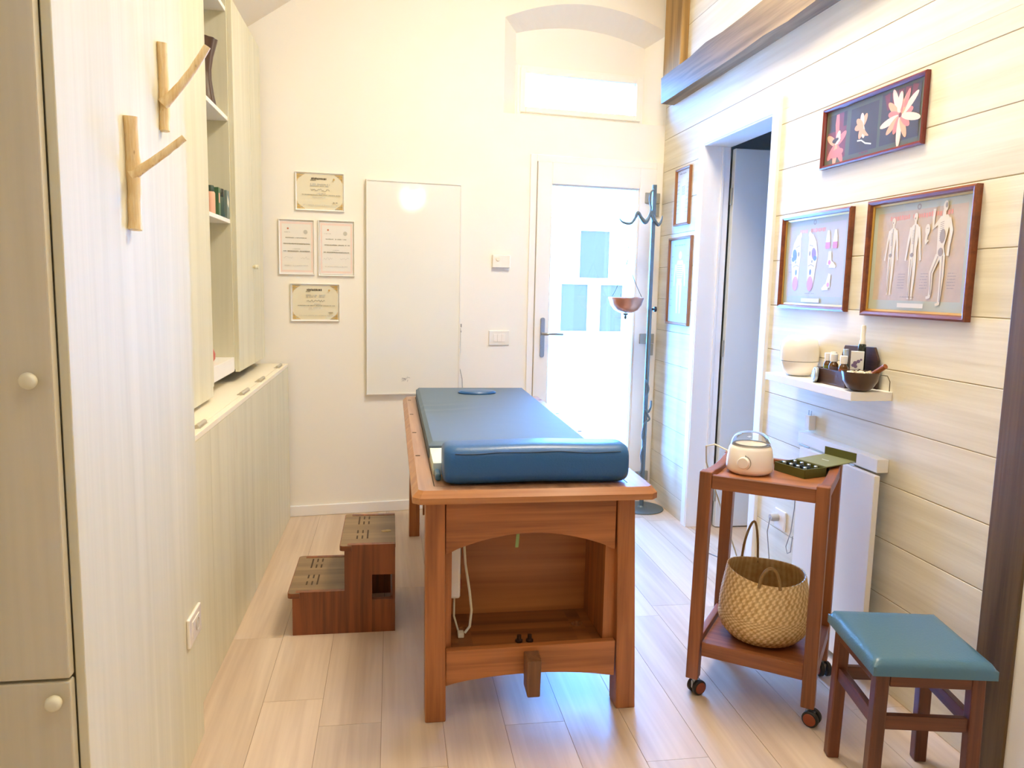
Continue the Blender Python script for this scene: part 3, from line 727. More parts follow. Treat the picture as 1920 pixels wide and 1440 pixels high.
def poster_body():
    a = Art(-.004); rr = random.Random(9); w, h = .232, .175
    a.q(-w, w, -h, h, M_MAT); a.q(-w + .022, w - .022, -h + .034, h - .026, M_SEPIA)
    a.ell(-.005, h - .018, .010, .010, M_FIGD); a.ell(-.005, h - .018, .005, .005, M_MAT)
    a.words(-.145, .15, h - .047, .016, M_REDT, rr, .08)
    figure(a, -.125, -.005, .80, rr); figure(a, -.015, -.008, .86, rr)
    # head with neck
    a.ell(.045, .082, .011, .017, M_FIG); a.limb([(.043, .07), (.041, .05), (.047, .042)], [.010, .011, .020], M_FIG); a.line([(.041, .086), (.049, .086)], .002, M_FIGD)
    # third figure in mid stride with raised arm
    x, z, s = .115, -.002, .98
    figure2 = [(x + .003, z + .15), ]
    a.ell(x + .004, z + .150, .011, .016, M_FIG); a.limb([(x, z + .14), (x, z + .118)], [.012, .016], M_FIG)
    a.limb([(x, z + .122), (x + .002, z + .108), (x - .002, z + .065), (x - .006, z + .03), (x - .002, z)], [.03, .055, .042, .030, .036], M_FIG)
    a.limb([(x - .02, z + .105), (x - .045, z + .088), (x - .046, z + .12), (x - .044, z + .145)], [.014, .014, .011, .012], M_FIG)
    a.limb([(x + .022, z + .112), (x + .036, z + .075), (x + .030, z + .03), (x + .028, z + .0)], [.016, .014, .010, .011], M_FIG)
    a.limb([(x - .012, z + .002), (x - .038, z - .05), (x - .034, z - .10), (x - .038, z - .125), (x - .052, z - .128)], [.024, .018, .012, .012, .008], M_FIG)
    a.limb([(x + .006, z + .002), (x + .010, z - .06), (x + .008, z - .12), (x + .006, z - .145), (x - .008, z - .149)], [.024, .018, .012, .012, .008], M_FIG)
    for k in range(10): a.line([(x - .014, z + .1 - k * .006), (x + .002, z + .104 - k * .006)], .0017, M_FIGD)
    a.ell(x, z + .06, .012, .022, M_FIGD); a.ell(x - .003, z + .012, .011, .013, M_FIGD)
    a.line([(x - .012, z), (x - .037, z - .052), (x - .034, z - .118)], .003, M_FIGD); a.line([(x + .008, z), (x + .01, z - .14)], .003, M_FIGD)
    a.ell(x + .007, z + .152, .005, .008, M_FIGD)
    for cx in (-.078, .035, .16):
        for k in range(6): a.words(cx, cx + .035, -.055 - k * .009, .003, M_FIGD, rr, .1)
    a.words(-.05, .02, -h + .046, .004, M_FIGD, rr); a.q(-.06, .065, -h + .012, -h + .026, M_FIG)
    return a
def poster_feet():
    a = Art(-.004); rr = random.Random(11); w, h = .225, .172
    a.q(-w, w, -h, h, M_MAT); a.q(-w + .016, w - .02, -h + .034, h - .026, M_GREYP)
    a.ell(-.012, h - .018, .011, .011, M_FIGD); a.ell(-.012, h - .018, .005, .006, M_MAT)
    a.words(-.12, .07, h - .05, .016, M_REDT, rr, .08)
    for sx, cx in ((-1, -.135), (1, -.02)):
        f = lambda q: [(cx + sx * u, v) for u, v in q]
        a.limb(f([(-.012, .105), (.0, .07), (.008, .02), (.004, -.03), (.002, -.075), (.0, -.105)]), [.028, .058, .074, .058, .050, .030], M_FOOT)
        for k in range(5): a.ell(cx + sx * (-.022 + k * .011), .108 - k * k * .0035 - k * .004, .0055 + (k == 0) * .004, .012, M_FOOT)
        a.ell(cx, -.088, .022, .03, M_ROSE); a.ell(cx + sx * .016, .03, .016, .024, M_PLUM if sx > 0 else M_BLUEI, .3); a.ell(cx + sx * .026, .012, .012, .010, M_BLUEI)
        a.ell(cx - sx * .014, .032, .006, .010, M_INKM); a.line(f([(-.022, -.018), (.0, -.012), (.024, -.020)]), .003, M_FIGD); a.line(f([(-.02, .066), (.008, .06)]), .003, M_FIGD)
        a.ell(cx - sx * .002, -.042, .007, .012, M_BLUEI); a.ell(cx + sx * .006, .0, .005, .006, M_FIGD)
    for cx in (.092, .142):
        a.limb([(cx, .115), (cx, .09), (cx, .07)], [.012, .026, .03], M_FOOT); a.limb([(cx, .07), (cx, .055), (cx, .045)], [.03, .034, .028], M_ROSE)
    for cz, q in ((-.005, 1), (-.09, -1)):
        a.limb([(.115 + q * -.004, cz + .04), (.112, cz + .01), (.11, cz - .012)], [.018, .026, .034], M_FOOT)
        a.limb([(.112, cz - .008), (.135 if q > 0 else .09, cz - .012), (.155 if q > 0 else .07, cz - .02)], [.03, .022, .010], M_FOOT); a.ell(.112, cz - .002, .009, .009, M_ROSE)
    for k in range(3): a.words(-.19, -.165, .02 - k * .03, .003, M_FIGD, rr)
    a.words(-.05, .02, -h + .045, .004, M_FIGD, rr); a.q(-.075, .06, -h + .010, -h + .026, M_FIG)
    return a
def poster_flowers():
    a = Art(-.004); rr = random.Random(4); w, h = .278, .098
    a.q(-w, w, -h, h, M_DGREY)
    # left: pink lily
    a.q(-.268, -.145, -.082, .082, M_PK4); a.q(-.268, -.20, .02, .082, M_PH1); a.q(-.165, -.145, .03, .082, M_PH1)
    a.limb([(-.205, .08), (-.205, .045), (-.20, .0)], [.018, .026, .02], M_PK1)
    for an, l, c in ((2.6, .07, M_PK3), (.55, .07, M_PK1), (1.2, .05, M_PK2), (3.9, .07, M_PK1), (5.3, .08, M_PK1), (4.6, .075, M_PK3)):
        a.ell(-.205 + l * .5 * math.cos(an), -.030 + l * .5 * math.sin(an), l * .55, .014, c, an)
    a.ell(-.20, -.062, .045, .016, M_PK1, .1); a.ell(-.205, -.015, .028, .010, M_PH1); a.ell(-.195, -.02, .02, .005, M_PK2, .5); a.ell(-.185, -.01, .006, .012, M_PK2)
    # middle: hibiscus on dark
    a.q(-.118, .045, -.082, .078, M_PH1)
    for an, c in ((1.0, M_PK3), (1.7, M_PK2), (2.5, M_PK3), (3.2, M_PK3), (5.0, M_PK2), (4.4, M_PK3)):
        a.ell(-.045 + .02 * math.cos(an), .008 + .02 * math.sin(an), .026, .012, c, an)
    a.limb([(-.04, -.01), (-.02, -.025), (-.005, -.032)], [.018, .012, .003], M_PK3)
    a.line([(-.07, -.04), (-.045, -.042), (-.02, -.056), (.015, -.064)], .005, M_FOOT); a.words(-.062, .0, -.086, .006, M_PK4, rr)
    # right: many petalled pink bloom
    a.q(.062, .262, -.082, .088, M_PH1)
    for k in range(5): a.limb([(.09 + k * .036, .085), (.1 + k * .03, .03)], [.03, .012], M_PK4)
    for k in range(14):
        an = 2 * PI * k / 14 + .2; c = (M_PK1, M_PK2, M_PK3)[k % 3]; l = .062 + .02 * ((k * 5) % 3)
        a.ell(.165 + l * .55 * math.cos(an), .0 + l * .50 * math.sin(an), l * .5, .0125, c, an)
    a.ell(.160, .045, .013, .034, M_PK2, -.15); a.ell(.195, .05, .01, .03, M_PK1, -.4); a.ell(.165, .002, .008, .008, M_PK4)
    return a
def poster_tall(h2, w2, tint, seed):
    a = Art(-.004); rr = random.Random(seed); a.q(-w2, w2, -h2, h2, tint)
    s = h2 * 4.2
    a.ell(0, h2 * .62, w2 * .16, h2 * .1, M_FOOT); a.limb([(0, h2 * .5), (0, h2 * .35), (0, 0), (0, -h2 * .1)], [w2 * .5, w2 * .8, w2 * .45, w2 * .6], M_FOOT)
    for q in (-1, 1):
        a.limb([(q * w2 * .15, -h2 * .1), (q * w2 * .16, -h2 * .45), (q * w2 * .14, -h2 * .78)], [w2 * .24, w2 * .18, w2 * .12], M_FOOT); a.limb([(q * w2 * .4, h2 * .4), (q * w2 * .5, h2 * .1), (q * w2 * .5, -h2 * .12)], [w2 * .18, w2 * .14, w2 * .1], M_FOOT)
    for k in range(7): a.line([(-w2 * .25, h2 * (.38 - k * .05)), (w2 * .25, h2 * (.38 - k * .05))], .003, M_INKM)
    for q in (-1, 1):
        for k in range(9): a.words(q * w2 * .75 - .02, q * w2 * .75 + .02, h2 * (.6 - k * .15), .004, M_INKM, rr, .3)
    a.words(-w2 * .5, w2 * .5, h2 * .86, .008, M_INKM, rr)
    return a
def pk(y0, y1, z0, z1): return (XR, (y0 + y1) / 2, (z0 + z1) / 2), y1 - y0, z1 - z0
l, w, h = pk(2.0025, 2.513, 1.262, 1.656)
picture('framed_print', 'largest framed print, skeleton figures under a red title, by the dark post', 'picture', l, RZ, w, h, .018, .020, M_FRW, poster_body(), .007)
l, w, h = pk(2.615, 3.113, 1.270, 1.651)
picture('framed_print', 'framed print of two foot soles with rose heels, beside the inner door', 'picture', l, RZ, w, h, .017, .018, M_FRW, poster_feet(), .007)
l, w, h = pk(2.268, 2.855, 1.810, 2.035)
picture('framed_print', 'long red framed print of three flowers, hung highest', 'picture', l, RZ, w, h, .014, .014, M_FRR, poster_flowers())
l, w, h = pk(4.203, 4.428, 1.706, 2.031)
picture('framed_print', 'smaller upright framed print in the corner, upper of two', 'picture', l, RZ, w, h, .014, .014, M_FRP, poster_tall(.15, .1, M_SKEL, 5))
l, w, h = pk(4.139, 4.49, 1.132, 1.640)
picture('framed_print', 'bigger upright framed print in the corner, below the small one', 'picture', l, RZ, w, h, .015, .014, M_FRP, poster_tall(.24, .162, M_SKELB, 6))

# ------------------------------------------------------------------ little wall shelf and what stands on it
SZ = 1.0125
tag(mb(M_SHELFW).box(1.508, XR - .0005, 2.322, 2.92, .982, SZ).build('wall_shelf', bevel=.002), 'small white floating shelf on the plank wall under the foot print', 'shelf')
df = thing('aroma_diffuser', 'round white aroma diffuser at the left end of the wall shelf', 'diffuser', (1.585, 2.80, SZ))
mb(M_WHITEP).lathe([(0, .004), (.045, .004), (.058, .016), (.070, .045), (.0725, .058), (0, .058)], seg=40).build('base', df)
mb(M_WHITEP).lathe([(.0722, .060), (.0735, .085), (.072, .115), (.064, .140), (.048, .153), (.025, .157), (.012, .1565), (.010, .154), (0, .154), (0, .06)], seg=40).build('cover', df)
mb(M_GREYMET).lathe([(0, 0), (.036, 0), (.036, .005), (0, .005)], seg=24).build('foot', df)
bx = thing('wooden_tray_box', 'dark wooden box with hexagonal upright back, holding oil bottles', 'box', (1.59, 2.505, SZ))
TH = .007
b = mb(M_BOXW)
b.box(-.05, .05, -.093, .105, 0, .008); b.box(-.05, -.043, -.093, .105, .008, .055); b.box(.043, .05, -.093, .105, .008, .055); b.box(-.043, .043, -.093, -.086, .008, .055); b.box(-.043, .043, .098, .105, .008, .055)
b.build('tray', bx, bevel=.0012)
mb(M_BOXW).prism([(-.118, .0), (.106, .0), (.106, .085), (.085, .137), (-.092, .143), (-.118, .1)], 'X', .052, .060).build('back_board', bx, bevel=.0015)
def oil(name, label, x, y, r, h, hc, mat, lab, cap=None, grp='oil bottles in the wooden box'):
    t = thing(name, label, 'bottle', (x, y, SZ + .0082), 0, grp)
    mb(mat).lathe([(0, 0), (r * .92, 0), (r, .003), (r, h * .68), (r * .92, h * .76), (r * .6, h * .84), (r * .58, h * .98), (0, h * .98)], seg=20).build('flask', t)
    mb(cap or M_WHITEP).lathe([(r * .6, h * .86), (r * .8, h * .86), (r * .82, h * .86 + hc), (r * .72, h * .86 + hc + .002), (0, h * .86 + hc + .002)], seg=20).build('cap', t)
    mb(lab).lathe([(r + .0003, h * .12), (r + .0004, h * .12), (r + .0004, h * .66), (r + .0003, h * .66)], seg=20).build('bottle_label', t)
    return t
LB1 = plain('yellow green label', srgb(128, 132, 60), .5); LB2 = plain('mauve label', srgb(110, 92, 100), .5); LB3 = plain('rust label', srgb(150, 84, 48), .5); LB4 = plain('pale label', srgb(206, 206, 180), .5); LB5 = plain('ochre label', srgb(164, 118, 50), .5)
oil('oil_bottle', 'amber oil bottle leftmost in the box, behind the steel tin', 1.600, 2.588, .0135, .088, .026, M_AMBER, LB5)
oil('oil_bottle', 'amber oil bottle with a yellow green label in the box', 1.566, 2.566, .0155, .086, .026, M_AMBER, LB1)
oil('oil_bottle', 'amber oil bottle with a mauve label in the box', 1.5645, 2.528, .0165, .086, .026, M_AMBER, LB2)
oil('oil_bottle', 'green dropper bottle standing behind the white capped ones', 1.590, 2.496, .011, .088, .044, M_GREENG, LB4, M_SILVER)
oil('oil_bottle', 'amber oil bottle with a rust label nearest the violet carton', 1.5640, 2.466, .0155, .084, .026, M_AMBER, LB3)
ct = mb(M_PAPER).box(-.012, .012, -.021, .021, 0, .118); ct.m(M_VIOLET)
for cy, cz, rr_ in ((.006, .078, .007), (-.004, .084, .006), (-.012, .09, .004), (.012, .07, .006), (.004, .066, .006)):
    ct.poly([(-.0126, cy + rr_ * math.cos(t * PI / 5), cz + rr_ * math.sin(t * PI / 5)) for t in range(10)])
ct.m(M_INK)
ct.poly([(-.0126, -.004, .058), (-.0126, -.013, .050), (-.0126, -.012, .058)]); ct.poly([(-.0126, .002, .05), (-.0126, -.008, .044), (-.0126, -.006, .05)])
tag(ct.build('carton', loc=(1.600, 2.443, SZ + .0083), rot=(0, 0, 1.0), bevel=.0008), 'white carton with violet blossom print standing in the wooden box', 'carton')
tag(mb(M_PAPER).box(-.008, .008, -.010, .010, 0, .112).build('carton', loc=(1.612, 2.476, SZ + .0083), bevel=.0008), 'narrow white carton tucked behind the violet one', 'carton')
sp = thing('spray_bottle', 'dark bottle with a frosted pump standing behind the violet carton', 'bottle', (1.621, 2.452, SZ + .0083))
mb(M_DKCOL).lathe([(0, 0), (.012, 0), (.013, .004), (.013, .128), (.0125, .140), (.010, .143), (0, .143)], seg=24).build('flask', sp)
mb(plain('milky pump', srgb(238, 234, 222), .4)).lathe([(0, .1435), (.010, .1435), (.010, .155), (.008, .158), (.008, .202), (.006, .208), (0, .208)], seg=20).build('pump', sp)
ci = thing('tin', 'round steel tin leaning on edge against the wooden box', 'tin', (1.532, 2.588, SZ), rot=(0, 0, 0))
tm = Matrix.Translation((0, 0, .0285)) @ Matrix.Rotation(-.32, 4, 'Z') @ Matrix.Rotation(PI / 2 + .10, 4, 'Y')
mb(M_SILVER).lathe([(0, -.006), (.027, -.006), (.0285, -.004), (.0285, .004), (.027, .006), (0, .006)], seg=32).xform(tm).build('body', ci)
tag(mb(plain('tin lid print', srgb(170, 140, 120), .3, .3)).lathe([(0, -.0075), (.022, -.0075), (.022, -.0065), (0, -.0065)], seg=32).xform(tm).build('lid_disc', ci), 'tan disc on the tin')
bw = thing('coconut_bowl', 'dark brown coconut shell bowl of petals at the right end of the wall shelf', 'bowl', (1.555, 2.350, SZ))
mb(M_BOWLW).lathe([(0, 0), (.022, 0), (.041, .012), (.055, .036), (.061, .066), (.058, .066), (.051, .036), (.034, .014), (0, .010)], seg=40).build('shell', bw)
mb(plain('bowl cord', srgb(90, 80, 50), .6)).tube([(.045, -.045, .060), (.058, -.06, .058), (.063, -.068, .04), (.062, -.07, .008)], .0014, 6).build('cord', bw)
pm = mb(M_PETAL)
for k in range(46):
    a, q = R.uniform(0, 6.28), math.sqrt(R.uniform(0, 1)) * .038
    M4 = Matrix.Translation((q * math.cos(a), q * math.sin(a), .052 + R.uniform(0, .012))) @ Euler((R.uniform(-.8, .8), R.uniform(-.8, .8), R.uniform(0, 6))).to_matrix().to_4x4() @ Matrix.Diagonal((1.5, .8, .45, 1))
    n0 = len(pm.bm.verts); pm.lathe([(0, -.007), (.006, -.003), (.007, 0), (.006, .003), (0, .007)], seg=8); pm.bm.verts.ensure_lookup_table()
    for v_ in pm.bm.verts[n0:]: v_.co = M4 @ v_.co
po = pm.build('dried_petals', loc=(1.555, 2.350, SZ)); tag(po, 'heap of cream dried petals in the coconut bowl', 'petals'); po['kind'] = 'stuff'
tag(mb(M_CINN).tube([(1.583, 2.325, SZ + .060), (1.592, 2.274, SZ + .092)], .0085, 10).build('cinnamon_stick'), 'brown cinnamon stick poking out of the coconut bowl', 'spice')

# ------------------------------------------------------------------ fold-down table and sockets on the plank wall
ft = thing('fold_down_table', 'white fold down table hanging flat from a batten on the plank wall', 'table', (XR, 2.56, 0))
mb(M_SHELFW).box(-.043, -.0005, -.25, .265, .738, .784).build('batten', ft, bevel=.002)
mb(M_SHELFW).box(-.064, -.044, -.272, .21, .03, .733).build('panel', ft, bevel=.002)
for y in (-.13, .17): tag(mb(M_GREYMET).tube([(-.047, y, .7355), (-.047, y + .07, .7355)], .0035, 8).build('hinge', ft), 'steel hinge')
ad = thing('plug_in_charger', 'small white plug-in charger on the wall below the shelf', 'charger', (XR, 2.79, .825), RZ)
mb(M_WHITEP).box(-.017, .017, -.028, 0, -.03, .03).build('body', ad, bevel=.003)
mb(M_GREYMET).box(-.010, -.007, -.02, -.017, .03, .048).box(.007, .010, -.02, -.017, .03, .048).build('prong', ad, smooth=False)
so = thing('wall_socket', 'white wall socket with a plug behind the trolley', 'socket', (XR, 2.99, .365), RZ)
mb(M_WHITEP).box(-.045, .045, -.008, 0, -.042, .042).build('plate', so, bevel=.003)
mb(plain('grey plug', srgb(190, 190, 190), .4)).lathe([(0, .034), (.014, .034), (.018, .02), (.018, 0), (0, 0)], (-.018, -.008, .005), 18, Matrix.Rotation(PI / 2, 3, 'X')).build('plug', so)
mb(M_GREYCORD).tube([(-.018, -.042, .005), (-.02, -.05, -.06), (.0, -.04, -.2), (.06, -.03, -.355)], .0022, 6).build('cord', so)
tag(mb(M_GREYCORD).tube([(XR - .012, 2.87, .60), (XR - .012, 2.868, .45), (XR - .012, 2.885, .34), (XR - .012, 2.915, .27), (XR - .012, 2.90, .245), (XR - .012, 2.875, .26), (XR - .012, 2.868, .33)], .0018, 6).build('cord'), 'thin grey looped cord hanging on the plank wall behind the basket', 'cord')
tag(mb(M_GREYCORD).tube([(1.60, 3.60, .003), (1.66, 3.45, .003), (1.60, 3.20, .003), (1.56, 3.0, .003), (1.57, 2.86, .003)], .003, 6).build('cord'), 'thin grey cord lying on the floor by the inner door', 'cord')

# ------------------------------------------------------------------ massage table
mt_ = thing('massage_table', 'reddish brown wooden massage table with arched open end in the middle', 'table', (0, 0, 0))
FY = 2.222
def leg(b4, t4, mat=W_TAB['Z']): return mb(mat).frus(b4, t4, .0, .705)
leg((.103, .167, FY - .004, FY + .075), (.100, .158, FY, FY + .07)).build('leg', mt_, bevel=.004)
leg((.712, .776, FY + .006, FY + .085), (.690, .745, FY, FY + .07)).build('leg', mt_, bevel=.004)
leg((.093, .149, 3.99, 4.055), (.098, .150, 3.985, 4.05)).build('leg', mt_, bevel=.004)
leg((.700, .760, 3.99, 4.055), (.690, .745, 3.985, 4.05)).build('leg', mt_, bevel=.004)
def apron(y0, y1, x0=.1615, x1=.6885):
    n = 24; pts = [(x0, .705), (x0, .532)]
    for k in range(n + 1):
        t = k / n; pts.append((x0 + .012 + (x1 - x0 - .024) * t, .536 + .056 * math.sin(PI * t) ** .8))
    pts += [(x1, .532), (x1, .705)]
    return mb(W_TAB['X']).prism(pts, 'Y', y0, y1)
apron(FY + .006, FY + .026).build('apron', mt_, bevel=.002)
apron(4.02, 4.04).build('apron', mt_, bevel=.002)
def rail(y0, y1):
    n = 20; pts = [(.166, .224), (.166, .110)] + [(.166 + .536 * k / n, .110 + .028 * math.sin(PI * k / n) ** .7) for k in range(1, n)] + [(.702, .114), (.702, .230)]
    return mb(W_TAB['X']).prism(pts, 'Y', y0, y1)
rail(FY + .008, FY + .034).build('cross_rail', mt_, bevel=.002)
rail(4.005, 4.03).build('cross_rail', mt_, bevel=.002)
b = mb(wood('tenon beech', srgb(104, 66, 40), srgb(140, 96, 62), 'Z', fine=22))
b.hexa([(.412, FY - .05, .088), (.452, FY - .05, .088), (.452, FY + .012, .10), (.410, FY + .012, .10), (.410, FY - .05, .205), (.454, FY - .05, .205), (.456, FY + .012, .212), (.408, FY + .012, .212)])
b.build('tenon', mt_, bevel=.004)
mb(W_TAB['Y']).box(.415, .449, FY + .035, 4.004, .115, .200).build('stretcher', mt_, bevel=.003)
# open compartment at the near end
b = mb(W_TAB['Z'])
b.box(.150, .183, FY + .036, 2.50, .20, .70); b.build('side_board', mt_, bevel=.001)
mb(W_TAB['Z']).box(.667, .710, FY + .036, 2.50, .20, .70).build('side_board', mt_, bevel=.001)
mb(wood('light-toned compartment back', srgb(158, 90, 42), srgb(206, 134, 70), 'X', fine=9)).box(.1675, .684, 2.502, 2.515, .20, .70).build('back_board', mt_, bevel=.001)  # back board wood lightened, fill light put into its colour
SHZ = .222
b = mb(wood('compartment shelf', srgb(110, 62, 28), srgb(160, 98, 48), 'X', fine=14))
def hole_plate(b, x0, x1, y0, y1, z0, z1, holes):
    xs = sorted({x0, x1} | {h[0] - h[2] for h in holes} | {h[0] + h[2] for h in holes}); ys_ = sorted({y0, y1} | {h[1] - h[2] for h in holes} | {h[1] + h[2] for h in holes})
    for xa, xb_ in zip(xs, xs[1:]):
        for ya, yb in zip(ys_, ys_[1:]):
            hh = [h for h in holes if abs((xa + xb_) / 2 - h[0]) < h[2] and abs((ya + yb) / 2 - h[1]) < h[2]]
            if not hh: b.box(xa, xb_, ya, yb, z0, z1); continue
            hx, hy, hr = hh[0]; n = 24
            for z, fl in ((z1, 0), (z0, 1)):
                for k in range(n):
                    a0, a1 = 2 * PI * k / n, 2 * PI * (k + 1) / n
                    def sq(a): c, s_ = math.cos(a), math.sin(a); m_ = max(abs(c), abs(s_)); return (hx + hr * c / m_, hy + hr * s_ / m_)
                    c0 = (hx + .8 * hr * math.cos(a0), hy + .8 * hr * math.sin(a0)); c1 = (hx + .8 * hr * math.cos(a1), hy + .8 * hr * math.sin(a1))
                    b.poly([(*c0, z), (*c1, z), (*sq(a1), z), (*sq(a0), z)])
            for k in range(n):
                a0, a1 = 2 * PI * k / n, 2 * PI * (k + 1) / n
                c0 = (hx + .8 * hr * math.cos(a0), hy + .8 * hr * math.sin(a0)); c1 = (hx + .8 * hr * math.cos(a1), hy + .8 * hr * math.sin(a1))
                b.poly([(*c0, z0), (*c1, z0), (*c1, z1), (*c0, z1)])
hole_plate(b, .184, .666, FY + .036, 2.50, SHZ - .016, SHZ, [(.614, 2.385, .022), (.232, 2.385, .022)])
b.build('shelf', mt_, smooth=False)
for x in (.400, .434): mb(plain('dark bolt', srgb(44, 24, 18), .4)).lathe([(0, 0), (.012, 0), (.012, .006), (.007, .008), (.007, .022), (0, .022)], (x, 2.275, SHZ), 14).build('bolt_head', mt_)
# long side rails set in from the legs
for x0 in (.172, .655):
    mb(W_TAB['Y']).box(x0, x0 + .022, 2.53, 3.984, .60, .70).build('side_rail', mt_, bevel=.002)
# top: border frame, inner panel
TZ, BZ = .745, .708
b = mb(W_EDGE)
def chamf(x0, x1, y0, y1, c): return [(x0 + c, y0), (x1 - c, y0), (x1, y0 + c), (x1, y1 - c), (x1 - c, y1), (x0 + c, y1), (x0, y1 - c), (x0, y0 + c)]
lo = chamf(.060, .800, 2.160, 4.085, .022); hi = chamf(.078, .784, 2.178, 4.067, .014)
A = [b.bm.verts.new((x, y, BZ)) for x, y in lo]; Bv = [b.bm.verts.new((x, y, BZ + .018)) for x, y in lo]; Cv = [b.bm.verts.new((x, y, TZ)) for x, y in hi]
inn = [(.124, 2.225), (.720, 2.225), (.720, 4.03), (.124, 4.03)]
b.face(A[::-1])
for k in range(8):
    k2 = (k + 1) % 8; b.face([A[k], A[k2], Bv[k2], Bv[k]]); b.face([Bv[k], Bv[k2], Cv[k2], Cv[k]])
b.m(W_TOP)
I = [b.bm.verts.new((x, y, TZ)) for x, y in inn]
b.face([Cv[0], Cv[1], I[1], I[0]]); b.face([Cv[1], Cv[2], I[1]]); b.face([Cv[2], Cv[3], I[2], I[1]]); b.face([Cv[3], Cv[4], I[2]]); b.face([Cv[4], Cv[5], I[3], I[2]]); b.face([Cv[5], Cv[6], I[3]]); b.face([Cv[6], Cv[7], I[0], I[3]]); b.face([Cv[7], Cv[0], I[0]])
b.m(M_DKSLOT)
J = [b.bm.verts.new((x, y, TZ - .003)) for x, y in inn]
for k in range(4): b.face([I[k], I[(k + 1) % 4], J[(k + 1) % 4], J[k]])
b.face(J)
for y in (2.64, 3.06, 3.50, 3.93):
    for x in (.083, .766): b.box(x, x + .016, y - .006, y + .006, TZ + .0002, TZ + .0008)
b.build('table_top', mt_, smooth=False)
mb(W_TOP).box(.127, .717, 2.228, 4.027, TZ - .0028, TZ - .0002).build('inner_panel', mt_, smooth=False)
# strap of green material hanging under the arch
tag(mb(plain('pale green strap', srgb(150, 176, 112), .6)).hexa([(.381, FY + .052, .532), (.391, FY + .052, .532), (.391, FY + .055, .532), (.381, FY + .055, .532), (.394, FY + .056, .70), (.404, FY + .056, .70), (.404, FY + .059, .70), (.394, FY + .059, .70)]).build('strap'), 'pale green strap end hanging under the arch of the massage table', 'strap')
ps = thing('power_strip', 'white power strip with cord fixed inside the massage table compartment', 'power strip', (.1835, 2.40, .33))
mb(M_WHITEP).box(0, .038, -.028, .028, 0, .30).build('housing', ps, bevel=.008)
mb(plain('red rocker', srgb(150, 40, 34), .4)).box(.0375, .0415, -.012, .012, .03, .058).build('rocker', ps, bevel=.001)
for z in (.09, .15, .21): mb(plain('dark outlet well', srgb(60, 70, 66), .5)).lathe([(0, 0), (.016, 0), (.016, .002), (0, .002)], (.0381, 0, z), 18, Matrix.Rotation(PI / 2, 3, 'Y')).build('outlet', ps)
mb(M_WCORD).tube([(.045, -.03, .22), (.052, -.03, .12), (.066, -.04, .03), (.072, -.05, -.03), (.066, -.06, -.08), (.05, -.062, -.1)], .0042, 8).tube([(.02, 0, .0), (.018, -.02, -.06), (.03, -.04, -.1)], .0035, 8).build('cord', ps)
mb(M_WCORD).box(.026, .046, -.085, -.055, -.107, -.092).build('plug', ps, bevel=.003)
# cushions
ma = thing('massage_mattress', 'long slate blue vinyl mattress lying on the massage table', 'mattress', (0, 0, 0))
b = MB(); b.m(M_BLUEM)
nx, ny = 22, 60
def soft(b, x0, x1, y0, y1, z0, z1, r, nx, ny, wr=0):
    """upholstered slab: rounded edges, flat bottom"""
    top = {}
    for i in range(nx + 1):
        for j in range(ny + 1):
            u, v = i / nx, j / ny
            x, y = x0 + (x1 - x0) * u, y0 + (y1 - y0) * v
            d = min(x - x0, x1 - x, y - y0, y1 - y); q = max(0, 1 - d / r)
            z = z1 - r * .75 * (1 - math.sqrt(max(0, 1 - q * q))) + wr * math.sin(y * 46 + 3 * math.sin(x * 9)) * math.exp(-((y - 3.35) / .12) ** 2) * math.exp(-((x - .2) / .12) ** 2)
            top[i, j] = b.bm.verts.new((x, y, z))
    for i in range(nx):
        for j in range(ny): b.face([top[i, j], top[i + 1, j], top[i + 1, j + 1], top[i, j + 1]])
    per = [(i, 0) for i in range(nx)] + [(nx, j) for j in range(ny)] + [(nx - i, ny) for i in range(nx)] + [(0, ny - j) for j in range(ny)]
    low = []
    for p in per: c = top[p].co; low.append(b.bm.verts.new((c.x, c.y, z0)))
    n = len(per)
    for k in range(n): b.face([top[per[k]], low[k], low[(k + 1) % n], top[per[(k + 1) % n]]])
    b.face(low)
soft(b, .127, .700, 2.60, 4.02, TZ + .0005, .800, .016, 40, 90, .0035)
b.build('pad', ma)
b = mb(M_BLUE).lathe([(0, .799), (.094, .799), (.096, .806), (.088, .813), (.05, .816), (0, .817)], (0, 0, 0), 40, None, 1, .62)
b.xform(Matrix.Translation((.424, 3.80, 0)))
tag(b.build('face_plug', ma), 'oval blue plug in the face hole')
fm = thing('foam_pad', 'pale mint foam pad between the blue bolster and the mattress', 'pad', (0, 0, 0))
b = MB(); b.m(M_MINT); soft(b, .130, .60, 2.366, 2.592, TZ + .0005, .788, .008, 12, 8); b.build('foam', fm)
tag(mb(M_TEAL).box(.132, .150, 2.285, 2.364, TZ + .0005, .766).build('cover_corner', fm, bevel=.006), 'teal cover corner')
bo = thing('bolster', 'plump blue bolster cushion across the near end of the massage table', 'cushion', (.437, 0, 0))
